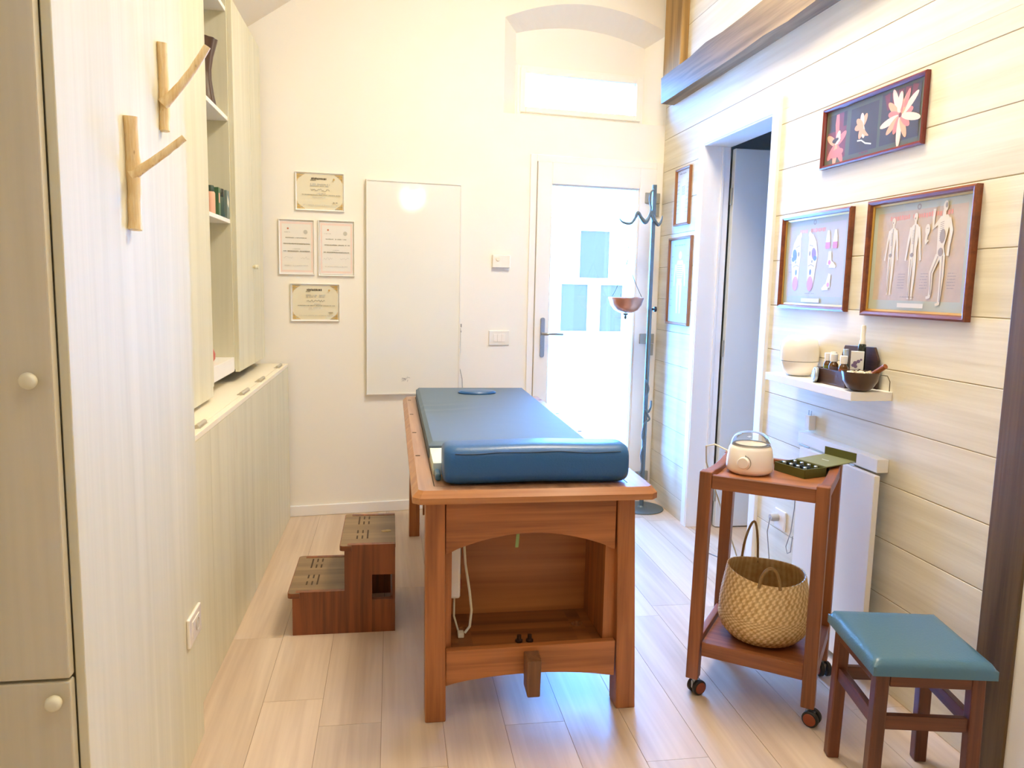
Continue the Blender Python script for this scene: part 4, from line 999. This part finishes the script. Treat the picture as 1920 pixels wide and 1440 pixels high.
# rounded block: super-ellipse section swept along x with domed ends
b = mb(M_BLUE); nseg = 28; L2 = .284; ringsb = []
xs = [-L2, -L2 + .003, -L2 + .010, -L2 + .022, -L2 + .04] + [-.2 + .4 * k / 10 for k in range(11)] + [L2 - .04, L2 - .022, L2 - .010, L2 - .003, L2]
for x in xs:
    e = max(0, abs(x) - (L2 - .035)) / .035; sc = math.sqrt(max(.0, 1 - e * e)) * .25 + .75 if e < 1 else .72
    row = []
    for k in range(nseg):
        t = 2 * PI * k / nseg; c, s_ = math.cos(t), math.sin(t); p = 3.4
        rr_ = (abs(c) ** p + abs(s_) ** p) ** (-1 / p)
        y = 2.283 + .078 * rr_ * c * sc; z = .807 + .061 * rr_ * s_ * sc + .002 * math.cos(x * 14)
        if z < TZ + .001: z = TZ + .001
        row.append(b.bm.verts.new((x, y, z)))
    ringsb.append(row)
for a, c in zip(ringsb, ringsb[1:]):
    for k in range(nseg): b.face([a[k], a[(k + 1) % nseg], c[(k + 1) % nseg], c[k]])
b.face(ringsb[0][::-1]); b.face(ringsb[-1])
b.build('cover', bo, ang=70)
mb(M_SEAM).tube([(-.252 + .504 * k / 16, 2.2098, .8468 + .0022 * math.cos((-.255 + .51 * k / 16) * 14) - .0015 * math.sin(k * 1.1)) for k in range(17)], .0016, 6).build('seam', bo)

# ------------------------------------------------------------------ two-step stool
st = thing('step_stool', 'dark reddish wooden two step stool on the floor left of the massage table', 'step stool', (-.37, 2.87, 0))
def side(y0, y1, cut=True):
    def rc(cx, cz, r, a0, a1, n=6): return [(cx + r * math.cos(math.radians(a0 + (a1 - a0) * k / n)), cz + r * math.sin(math.radians(a0 + (a1 - a0) * k / n))) for k in range(n + 1)]
    outer = [(0, 0)] + rc(.016, .154, .016, 180, 90)
    b = mb(W_STEP['Z'])
    # left low block and right tall block around the window
    b.prism([(0, 0), (.194, 0), (.194, .170)] + rc(.018, .152, .018, 90, 180), 'Y', y0, y1)
    b.prism([(.194, 0), (.297, 0), (.297, .350)] + rc(.212, .332, .018, 90, 180), 'Y', y0, y1)
    b.prism([(.297, 0), (.385, 0), (.385, .130), (.297, .130)], 'Y', y0, y1)
    b.prism([(.297, .230), (.385, .230), (.385, .350), (.297, .350)], 'Y', y0, y1)
    b.prism([(.374, .130), (.385, .130), (.385, .230), (.374, .230)], 'Y', y0, y1)
    return b
side(0, .022).build('side_panel', st, smooth=False); side(.378, .40).build('side_panel', st, smooth=False)
mb(W_STEP['Y']).box(.01, .026, .0225, .3775, .012, .140).box(.196, .212, .0225, .3775, .168, .325).build('riser', st, bevel=.001)
mb(W_STEP['Y']).box(.367, .384, .0225, .3775, .10, .135).box(.367, .384, .0225, .3775, .235, .325).build('back_rail', st, bevel=.001)
def tread(x0, x1, z, zz, name='tread'):
    b = mb(W_STEP['X'])
    n = 6; pts = []
    y0, y1, r = .0225, .3775, .016
    pts = [(x1, y0), (x1, y1)]
    nose = x0
    Y0, Y1 = -.006, .406
    pts = [(x1, y0), (x1, y1), (x0 + .045, y1), (x0 + .045, Y1)]
    for k in range(n + 1): t = math.radians(90 + 90 * k / n); pts.append((nose + r + r * math.cos(t), Y1 - r + r * math.sin(t)))
    for k in range(n + 1): t = math.radians(180 + 90 * k / n); pts.append((nose + r + r * math.cos(t), Y0 + r + r * math.sin(t)))
    pts += [(x0 + .045, Y0), (x0 + .045, y0)]
    b.prism(pts, 'Z', z, z + .019)
    b.m(W_TREAD); b.poly([(p[0] + (.003 if p[0] < x0 + .03 else 0), p[1], z + .0194) for p in pts])
    b.m(M_DKSLOT)
    t_ = z + .0196
    for gy, order in ((.130, 1), (.312, -1)):
        cx0 = x0 + .062
        for k in range(3):
            cx = cx0 + (k if order > 0 else 2 - k) * .020
            if k == 2: b.box(cx - .003, cx + .003, gy - .052, gy + .052, t_, t_ + .0004)
            else:
                b.box(cx - .003, cx + .003, gy - .052, gy - .016, t_, t_ + .0004); b.box(cx - .003, cx + .003, gy + .016, gy + .052, t_, t_ + .0004)
    return b.build(name, st, smooth=False)
tread(-.018, .196, .149, 0); tread(.176, .386, .329, 0)
b = mb(M_BRASS)
b.lathe([(0, 0), (.014, 0), (.014, .0015), (0, .0015)], (.356, .165, .3485), 24).lathe([(0, 0), (.013, 0), (.013, .001), (0, .001)], (.343, .163, .3485), 24)
tag(b.build('emblem', st), 'small brass emblem of two round discs')

# ------------------------------------------------------------------ serving trolley
TR = thing('trolley', 'two tier reddish brown wooden trolley on castors near the plank wall', 'trolley', (1.2525, 2.327, 0), -.645)
hw, hd, lw = .196, .196, .040
tops = {}
for sx in (-1, 1):
    for sy in (-1, 1):
        ox, oy = sx * (hw + .010 * (sx < 0)), sy * (hd + .004)
        tx, ty = sx * hw, sy * hd
        bb = sorted((ox, ox - sx * lw)) + sorted((oy, oy - sy * lw)); tt = sorted((tx, tx - sx * lw)) + sorted((ty, ty - sy * lw))
        mb(W_TRO['Z']).frus(bb, tt, .058, .762).build('leg', TR, bevel=.003)
for sx in (-1, 1):
    pts = []
    n = 10
    for k in range(n + 1):
        t = k / n; pts.append((-hd + lw + (2 * hd - 2 * lw) * t, .760 - .010 * math.sin(PI * t)))
    pts += [(hd - lw, .715), (-hd + lw, .715)]
    x0 = sx * hw - (sx > 0) * .034 - (sx < 0) * (-.004); mb(W_TRO['Y']).prism(pts, 'X', x0, x0 + .030).build('side_rail', TR, bevel=.003)
for sy in (-1, 1):
    y0 = sy * hd - (sy > 0) * .026 + (sy < 0) * .004
    mb(W_TRO['X']).box(-hw + lw, hw - lw, y0, y0 + .022, .708, .752).build('end_rail', TR, bevel=.002)
    mb(W_TRO['X']).box(-hw - .004 + lw, hw - lw, y0, y0 + .022, .142, .190).build('end_rail', TR, bevel=.002)
for sx in (-1, 1):
    x0 = sx * (hw + .002) - (sx > 0) * .026 + (sx < 0) * .004
    mb(W_TRO['Y']).box(x0, x0 + .022, -hd + lw, hd - lw, .142, .190).build('side_rail', TR, bevel=.002)
mb(W_TRAY).box(-hw + .034, hw - .034, -hd + .026, hd - .026, .724, .734).build('top_tray', TR, smooth=False)
mb(W_TRO['X']).box(-hw + .028, hw - .028, -hd + .026, hd - .026, .160, .172).build('lower_shelf', TR, smooth=False)
M_DISC = plain('brown castor disc', srgb(140, 64, 34), .4)
for sx in (-1, 1):
    for sy in (-1, 1):
        ang = 2.5 if (sx, sy) == (-1, -1) else (1.35 if (sx, sy) == (1, -1) else .6)
        cx, cy = sx * (hw - .016), sy * (hd - .016)
        cs = mb(M_STEEL).tube([(0, 0, .040), (0, 0, .0582)], .008, 10).box(-.004, .004, -.02, .01, .022, .046).build('castor', TR, loc=(cx, cy, 0), rot=(0, 0, ang))
        for q in (-1, 1):
            RX = Matrix.Rotation(PI / 2, 3, 'Y')
            wh = mb(M_BLACK).lathe([(0, -.008), (.022, -.008), (.0252, -.005), (.0252, .005), (.022, .008), (0, .008)], (q * .013, -.010, .0255), 28, RX).build('wheel', cs)
        for q in (-1, 1):
            b = mb(M_DISC); b.lathe([(0, -.0015), (.018, -.0015), (.0195, 0), (.018, .0015), (0, .0015)], (q * .0222, -.010, .0255), 24, Matrix.Rotation(PI / 2, 3, 'Y'))
            tag(b.build('wheel_disc', cs), 'brown wheel disc')
# wax warmer
ww = thing('wax_warmer', 'cream white wax warmer with dial and clear dome on the trolley', 'warmer', (1.190, 2.372, .7345))
mb(M_WHITEP).lathe([(0, .0), (.060, .0), (.066, .003), (.0755, .012), (.077, .022), (.075, .050), (.070, .082), (.064, .094), (.060, .097), (.052, .0975), (.050, .094), (.048, .075), (0, .073)], seg=48).build('body', ww)
mb(M_STEEL).lathe([(.0505, .0976), (.056, .0976), (.056, .0995), (.0505, .0995)], seg=40).build('rim', ww)
mb(M_DOME).lathe([(.0645, .0955), (.0625, .108), (.055, .124), (.040, .134), (.020, .1385), (.008, .139), (.008, .142), (0, .1425)], seg=40).build('dome', ww)
ka = math.atan2(-2.372, -1.19) - .26
kd = Vector((math.cos(ka), math.sin(ka), 0))
kr = Matrix.Rotation(ka, 3, 'Z') @ Matrix.Rotation(PI / 2, 3, 'Y')
mb(M_WHITEP).lathe([(0, .014), (.017, .0135), (.019, .010), (.019, 0), (0, 0)], kd * .0715 + Vector((0, 0, .045)), 28, kr).build('dial', ww)
b = mb(M_INK)
for k in range(16):
    t = -1.2 + k * .17; rr_ = .0235
    n0 = Vector((-math.sin(ka), math.cos(ka), 0)); p = kd * .0745 + Vector((0, 0, .045)) + n0 * (rr_ * math.cos(t)) + Vector((0, 0, rr_ * math.sin(t)))
    u = n0 * .0011; v = Vector((0, 0, .0018 * (.4 + k / 16)))
    p = p + kd * .0012
    b.poly([p - u - v, p + u - v, p + u + v, p - u + v])
b.build('dial_scale', ww, smooth=False)
mb(M_WCORD).tube([(-.02, .068, .03), (-.03, .11, .05), (-.055, .16, .062), (-.075, .19, .05), (-.05, .24, -.02), (.06, .30, -.25), (.14, .34, -.42)], .0028, 8).build('cord', ww)
# green gift box with vials
gb = thing('gift_box', 'olive green open card box with flap lid on the trolley', 'box', (1.357, 2.345, .7345), .297)
b = mb(M_OLIVE); bw_, bd_, bh = .050, .066, .030
b.box(-bw_, bw_, -bd_, bd_, 0, .003); b.box(-bw_, -bw_ + .004, -bd_, bd_, .003, bh); b.box(bw_ - .004, bw_, -bd_, bd_, .003, bh); b.box(-bw_ + .004, bw_ - .004, -bd_, -bd_ + .004, .003, bh); b.box(-bw_ + .004, bw_ - .004, bd_ - .004, bd_, .003, bh)
b.build('tray', gb, bevel=.0008)
mb(M_FOAMB).box(-bw_ + .005, bw_ - .005, -bd_ + .005, bd_ - .005, .003, .016).box(-.003, .003, -bd_ + .005, bd_ - .005, .016, .027).build('insert', gb, smooth=False)
ld = mb(M_OLIVEL).hexa([(bw_ + .0005, -bd_, bh - .001), (bw_ + .135, -bd_, bh + .006), (bw_ + .135, bd_, bh + .006), (bw_ + .0005, bd_, bh - .001), (bw_ + .0005, -bd_, bh + .002), (bw_ + .135, -bd_, bh + .009), (bw_ + .135, bd_, bh + .009), (bw_ + .0005, bd_, bh + .002)])
ld.m(M_FOOT)
for k in range(5): ld.poly([(bw_ + .064, .014 - k * .006, bh + .0058), (bw_ + .070, .014 - k * .006, bh + .0061), (bw_ + .070, .010 - k * .006, bh + .0061), (bw_ + .064, .010 - k * .006, bh + .0058)])
lo_ = ld.build('lid', gb, smooth=False)
mb(M_OLIVE).box(bw_ + .1353, bw_ + .1383, -bd_, bd_, bh + .004, bh + .036).build('flap', gb, bevel=.0006)
proto = None; kv = 0
labs = ['vial nearest the front corner of the olive box', 'second vial of the front row in the olive box', 'third vial of the front row in the olive box', 'front row vial farthest from the dome warmer side', 'vial by the hinge at the near end of the back row', 'second vial of the back row in the olive box', 'third vial of the back row in the olive box', 'back row vial at the far end of the olive box']
Mg = Matrix.Translation((1.357, 2.345, .7345)) @ Matrix.Rotation(.297, 4, 'Z')
for row, lx in enumerate((-.025, .024)):
    for k in range(4):
        p = Mg @ Vector((lx, -.045 + k * .03, .0162))
        if proto is None:
            proto = thing('vial', labs[0], 'vial', p, .297, 'vials in the olive box')
            mb(M_DKCOL).lathe([(0, 0), (.007, 0), (.007, .006), (.004, .008), (0, .008)], seg=14).build('flask', proto)
            mb(M_SILVER).lathe([(0, .0082), (.006, .0082), (.0062, .015), (.004, .017), (0, .017)], seg=14).build('cap', proto)
        else: dup(proto, p, labs[kv])
        kv += 1
# seagrass basket
bk = thing('basket', 'woven seagrass belly basket on the lower shelf of the trolley', 'basket', (1.250, 2.325, .1725))
prof = [(.085, .0), (.112, .012), (.136, .036), (.148, .066), (.1495, .082), (.1475, .092), (.148, .100), (.1465, .13), (.141, .165), (.134, .20), (.1265, .235)]
def interp(t):
    t *= len(prof) - 1; i = min(int(t), len(prof) - 2); f = t - i
    return prof[i][0] * (1 - f) + prof[i + 1][0] * f, prof[i][1] * (1 - f) + prof[i + 1][1] * f
b = mb(M_BASKET); NS, NR = 168, 58; rings = []; weave = {}
for j in range(NR + 1):
    r, z = interp(j / NR); row = []
    for i in range(NS):
        a = 2 * PI * i / NS
        w = math.sin(2 * PI * (i * 42 / NS) + (PI if j % 6 < 3 else 0) + (1.1 if (j % 3) == 1 else 0)) * (.55 + .45 * math.sin(PI * ((j % 3) + .5) / 3))
        q = .5 + .5 * w
        rr_ = r + .0016 * w; zz = z
        if j / NR > .5:   # rim dips and rises
            f = (j / NR - .5) * 2; zz += f * f * (.010 * math.cos(a - 2.4) + .006 * math.cos(2 * a + .6)); rr_ *= 1 + f * f * .03 * math.cos(2 * a - .5)
        v_ = b.bm.verts.new((rr_ * math.cos(a), rr_ * math.sin(a), zz)); weave[v_] = q; row.append(v_)
    rings.append(row)
for a_, c_ in zip(rings, rings[1:]):
    for i in range(NS): b.face([a_[i], a_[(i + 1) % NS], c_[(i + 1) % NS], c_[i]])
inner = [[b.bm.verts.new((v_.co.x * .965, v_.co.y * .965, max(v_.co.z - .002, .006))) for v_ in row[::1]] for row in rings[::6] + [rings[-1]]]
for rw in inner:
    for k, v_ in enumerate(rw): weave[v_] = .15 + .25 * (k % 4 < 2)
for a_, c_ in zip(inner, inner[1:]):
    for i in range(NS): b.face([a_[i], c_[i], c_[(i + 1) % NS], a_[(i + 1) % NS]])
for i in range(NS): b.face([rings[-1][i], rings[-1][(i + 1) % NS], inner[-1][(i + 1) % NS], inner[-1][i]])
b.face(rings[0][::-1]); b.face(inner[0])
lay = b.bm.loops.layers.color.new('weave')
for f in b.bm.faces:
    for lp in f.loops: q = weave.get(lp.vert, .4); lp[lay] = (q, q, q, 1)
b.build('body', bk, ang=80)
def handle(a0, spread, hgt, rr_, lean):
    pts = []
    for k in range(15):
        t = k / 14; a = a0 + (t - .5) * spread; r_ = .1275 - lean * math.sin(PI * t)
        e = math.sin(PI * t) ** .55
        pts.append((r_ * math.cos(a), r_ * math.sin(a), .215 + (hgt + .02) * e))
    return mb(M_ROPE).tube(pts, rr_, 8).build('handle', bk)
handle(math.radians(90), .50, .135, .0042, .02)
handle(math.radians(-112), .52, .052, .0052, -.004)

# ------------------------------------------------------------------ blue stool
SO = thing('stool', 'low dark wooden stool with square teal padded seat at lower right', 'stool', (1.367, 1.767, 0), -.2)
b = MB(); b.m(M_TEAL); soft(b, -.152, .152, -.158, .158, .394, .434, .022, 26, 26); b.build('seat', SO, ang=60)
for sx in (-1, 1):
    for sy in (-1, 1):
        x, y = sx * .118, sy * .124; t = sorted((x - .017, x + .017)) + sorted((y - .017, y + .017)); bt = [q for q in t]
        bt[0] += sx * .006; bt[1] += sx * .006; bt[2] += sy * .004; bt[3] += sy * .004
        mb(W_STOOL['Z']).frus(bt, t, 0, .393).build('leg', SO, bevel=.004)
for sy in (-1, 1):
    mb(W_STOOL['X']).box(-.1005, .1005, sy * .132 - .008, sy * .132 + .008, .358, .393).build('apron', SO, bevel=.002)
    mb(W_STOOL['X']).box(-.1025, .1025, sy * .126 - .009, sy * .126 + .009, .240, .278).build('stretcher', SO, bevel=.002)
for sx in (-1, 1):
    mb(W_STOOL['Y']).box(sx * .126 - .008, sx * .126 + .008, -.1065, .1065, .358, .393).build('apron', SO, bevel=.002)
    mb(W_STOOL['Y']).box(sx * .121 - .009, sx * .121 + .009, -.1085, .1085, .240, .278).build('stretcher', SO, bevel=.002)

# ------------------------------------------------------------------ coat rack and hanging bowl
CR = thing('coat_rack', 'blue grey iron coat rack on a round foot in the back corner', 'coat rack', (1.512, 4.40, 0))
mb(M_IRON).lathe([(0, 0), (.135, 0), (.138, .003), (.136, .007), (.02, .012), (.013, .02), (0, .02)], seg=48).build('foot', CR)
mb(M_IRON).tube([(.003, 0, .012), (.003, 0, 1.215)], .0135, 14).box(-.011, .011, -.009, .009, 1.215, 1.938).build('pole', CR)
mb(M_BLACK).lathe([(0, 0), (.006, 0), (.006, .014), (.015, .016), (.016, .03), (0, .032)], (.012, 0, 1.218), 16, Matrix.Rotation(PI / 2, 3, 'Y')).build('knob', CR)
def cr(px, py): return (1.461 + (px - 1205) * .00325 - 1.512, -.012, 1.716 - (py - 420) * .0031)
def smooth_path(pts, n=6):
    out = []
    P = [Vector(p) for p in pts]
    for i in range(len(P) - 1):
        p0, p1, p2, p3 = P[max(i - 1, 0)], P[i], P[i + 1], P[min(i + 2, len(P) - 1)]
        for k in range(n):
            t = k / n; out.append(.5 * ((2 * p1) + (p2 - p0) * t + (2 * p0 - 5 * p1 + 4 * p2 - p3) * t * t + (3 * p1 - p0 - 3 * p2 + p3) * t ** 3))
    return out + [P[-1]]
def hook(pix, radii):
    p = smooth_path([cr(*q) for q in pix], 6); n = len(p); rad = []
    for k in range(n):
        t = k / (n - 1) * (len(radii) - 1); i = min(int(t), len(radii) - 2); rad.append(radii[i] * (1 - (t - i)) + radii[i + 1] * (t - i))
    mb(M_IRON).tube(p, rad, 10).build('hook', CR)
hook([(1219, 357), (1213, 363), (1211.5, 376), (1214.5, 394), (1211, 409), (1204.5, 417.5), (1197, 410), (1190.5, 401), (1185.5, 411), (1179.5, 420), (1171.5, 421.5), (1162, 418.5), (1156.5, 412.5)], [.005, .005, .005, .006, .009, .014, .010, .010, .008, .008, .008, .006, .0025])
hook([(1219, 404), (1223.5, 415), (1229, 422), (1234, 416), (1236.8, 405)], [.007, .009, .010, .006, .0025])
hook([(1216, 396), (1217, 407), (1221, 416)], [.006, .009, .009])
b = mb(M_IRON)
def lr(px, z): return ((px - 1208) * .00328, -.012, z)
b.tube(smooth_path([lr(1206, .80), lr(1212, .74), lr(1207, .68), lr(1209, .63), lr(1213, .60), lr(1217.5, .63), lr(1218, .67)]), .006, 8)
b.tube(smooth_path([lr(1207, .62), lr(1213, .58), lr(1216, .555), lr(1207, .53), lr(1204, .45), lr(1208, .41), lr(1203, .34), lr(1206, .26), lr(1202, .22)]), .006, 8)
b.build('wrought_vine', CR)
HB = thing('hanging_bowl', 'copper bowl hanging by thin chains from the coat rack hook', 'bowl', (1.363, 4.388, 1.155))
mb(M_COPPER).lathe([(0, .038), (.035, .040), (.070, .058), (.092, .088), (.100, .115), (.104, .122), (.104, .130), (.098, .131), (.093, .115), (.085, .09), (.06, .066), (0, .05)], seg=48).build('bowl', HB)
mb(M_IRON).lathe([(0, 0), (.006, .004), (.009, .014), (.005, .022), (.016, .030), (.014, .037), (0, .0375)], seg=20).build('finial', HB)
for k, a in enumerate((math.radians(5), math.radians(130), math.radians(232))):
    top = Vector((0, 0, .345)); bt = Vector((.100 * math.cos(a), .100 * math.sin(a), .130))
    pts = [top.lerp(bt, t / 12) + Vector((0, 0, -.012 * math.sin(PI * t / 12))) for t in range(13)]
    b = mb(M_IRON).tube(pts, .0017, 6)
    for t in range(1, 12, 2): b.lathe([(0, -.004), (.0028, 0), (0, .004)], pts[t], 6)
    b.build('chain', HB)
mb(M_IRON).tube([(.002, 0, .345), (.003, 0, .42), (.0015, 0, .49), (.004, 0, .5405)], .0017, 6).lathe([(0, -.005), (.004, 0), (0, .005)], (0, 0, .345), 8).lathe([(0, -.005), (.004, 0), (0, .005)], (.003, 0, .42), 8).build('hanger', HB)

# ------------------------------------------------------------------ lamps just above the frame, plus an added front fill
def lamp(label, loc, heads, power, rad):
    t = thing('ceiling_lamp', label, 'lamp', loc, .15)
    mb(M_LAMPB).tube([(0, 0, .05), (0, 0, ceil_z(loc[0]) - loc[2])], .008, 10).box(-.32, .32, -.012, .012, .03, .055).build('bar', t)
    for hx in heads:
        sh = mb(M_LAMPB).lathe([(.02, .03), (.03, .02), (.048, -.035), (.045, -.035), (.028, .016), (.018, .026)], (hx, 0, 0), 24).build('lamp_shade', t)
        mb(M_LAMP).lathe([(0, -.034), (.025, -.028), (.034, -.01), (.025, .012), (0, .018)], (hx, 0, 0), 20).build('bulb', sh)
    return t
def area(name, loc, size, power, col, rot=(0, 0, 0), spread=PI):
    l = bpy.data.lights.new(name, 'AREA'); l.shape = 'DISK'; l.size = size; l.energy = power; l.color = col; l.spread = spread
    o = bpy.data.objects.new(name, l); COL.objects.link(o); o.location = loc; o.rotation_euler = rot; return o
WARM = (1.0, .88, .70)
lamp('three shade ceiling lamp hanging above the trolley', (.86, 1.72, 2.22), (-.25, 0, .25), 0, 0)
def point(name, loc, power, col, r):
    l = bpy.data.lights.new(name, 'POINT'); l.energy = power; l.color = col; l.shadow_soft_size = r
    o = bpy.data.objects.new(name, l); COL.objects.link(o); o.location = loc; return o
point('pendant light', (.86, 1.72, 2.13), 9, WARM, .12)
area('ceiling light middle', (.95, 2.75, 3.45), .8, 82, WARM)
area('front fill light', (.55, .2, 3.1), .8, 17, WARM)  # added soft fill from the camera side, without a fixture
# daylight portals at the openings
def portal(s, z, w, h, d):
    l = bpy.data.lights.new('daylight portal', 'AREA'); l.shape = 'RECTANGLE'; l.size = w; l.size_y = h; l.cycles.is_portal = True
    o = bpy.data.objects.new('daylight portal', l); COL.objects.link(o); o.location = bwp(s, z, d)
    o.rotation_euler = (Matrix.Rotation(PHI, 3, 'Z') @ Matrix.Rotation(-PI / 2, 3, 'X')).to_euler()
portal((DS0 + DS1) / 2, 1.05, .82, 2.08, .32); portal(1.743, 2.5, .8, .28, .32)
wld = bpy.data.worlds.new('sky'); scene.world = wld; wld.use_nodes = True
bg = wld.node_tree.nodes['Background']; bg.inputs['Color'].default_value = (.10, .36, 1.0, 1); bg.inputs['Strength'].default_value = 84.0
vs = scene.view_settings; vs.view_transform = 'Standard'; vs.look = 'None'; vs.gamma = 1; vs.use_curve_mapping = False; vs.exposure = -0.22
cy = scene.cycles
cy.use_denoising = True; cy.max_bounces = 10; cy.diffuse_bounces = 6; cy.transparent_max_bounces = 12; cy.sample_clamp_indirect = 20; cy.caustics_reflective = False; cy.caustics_refractive = False
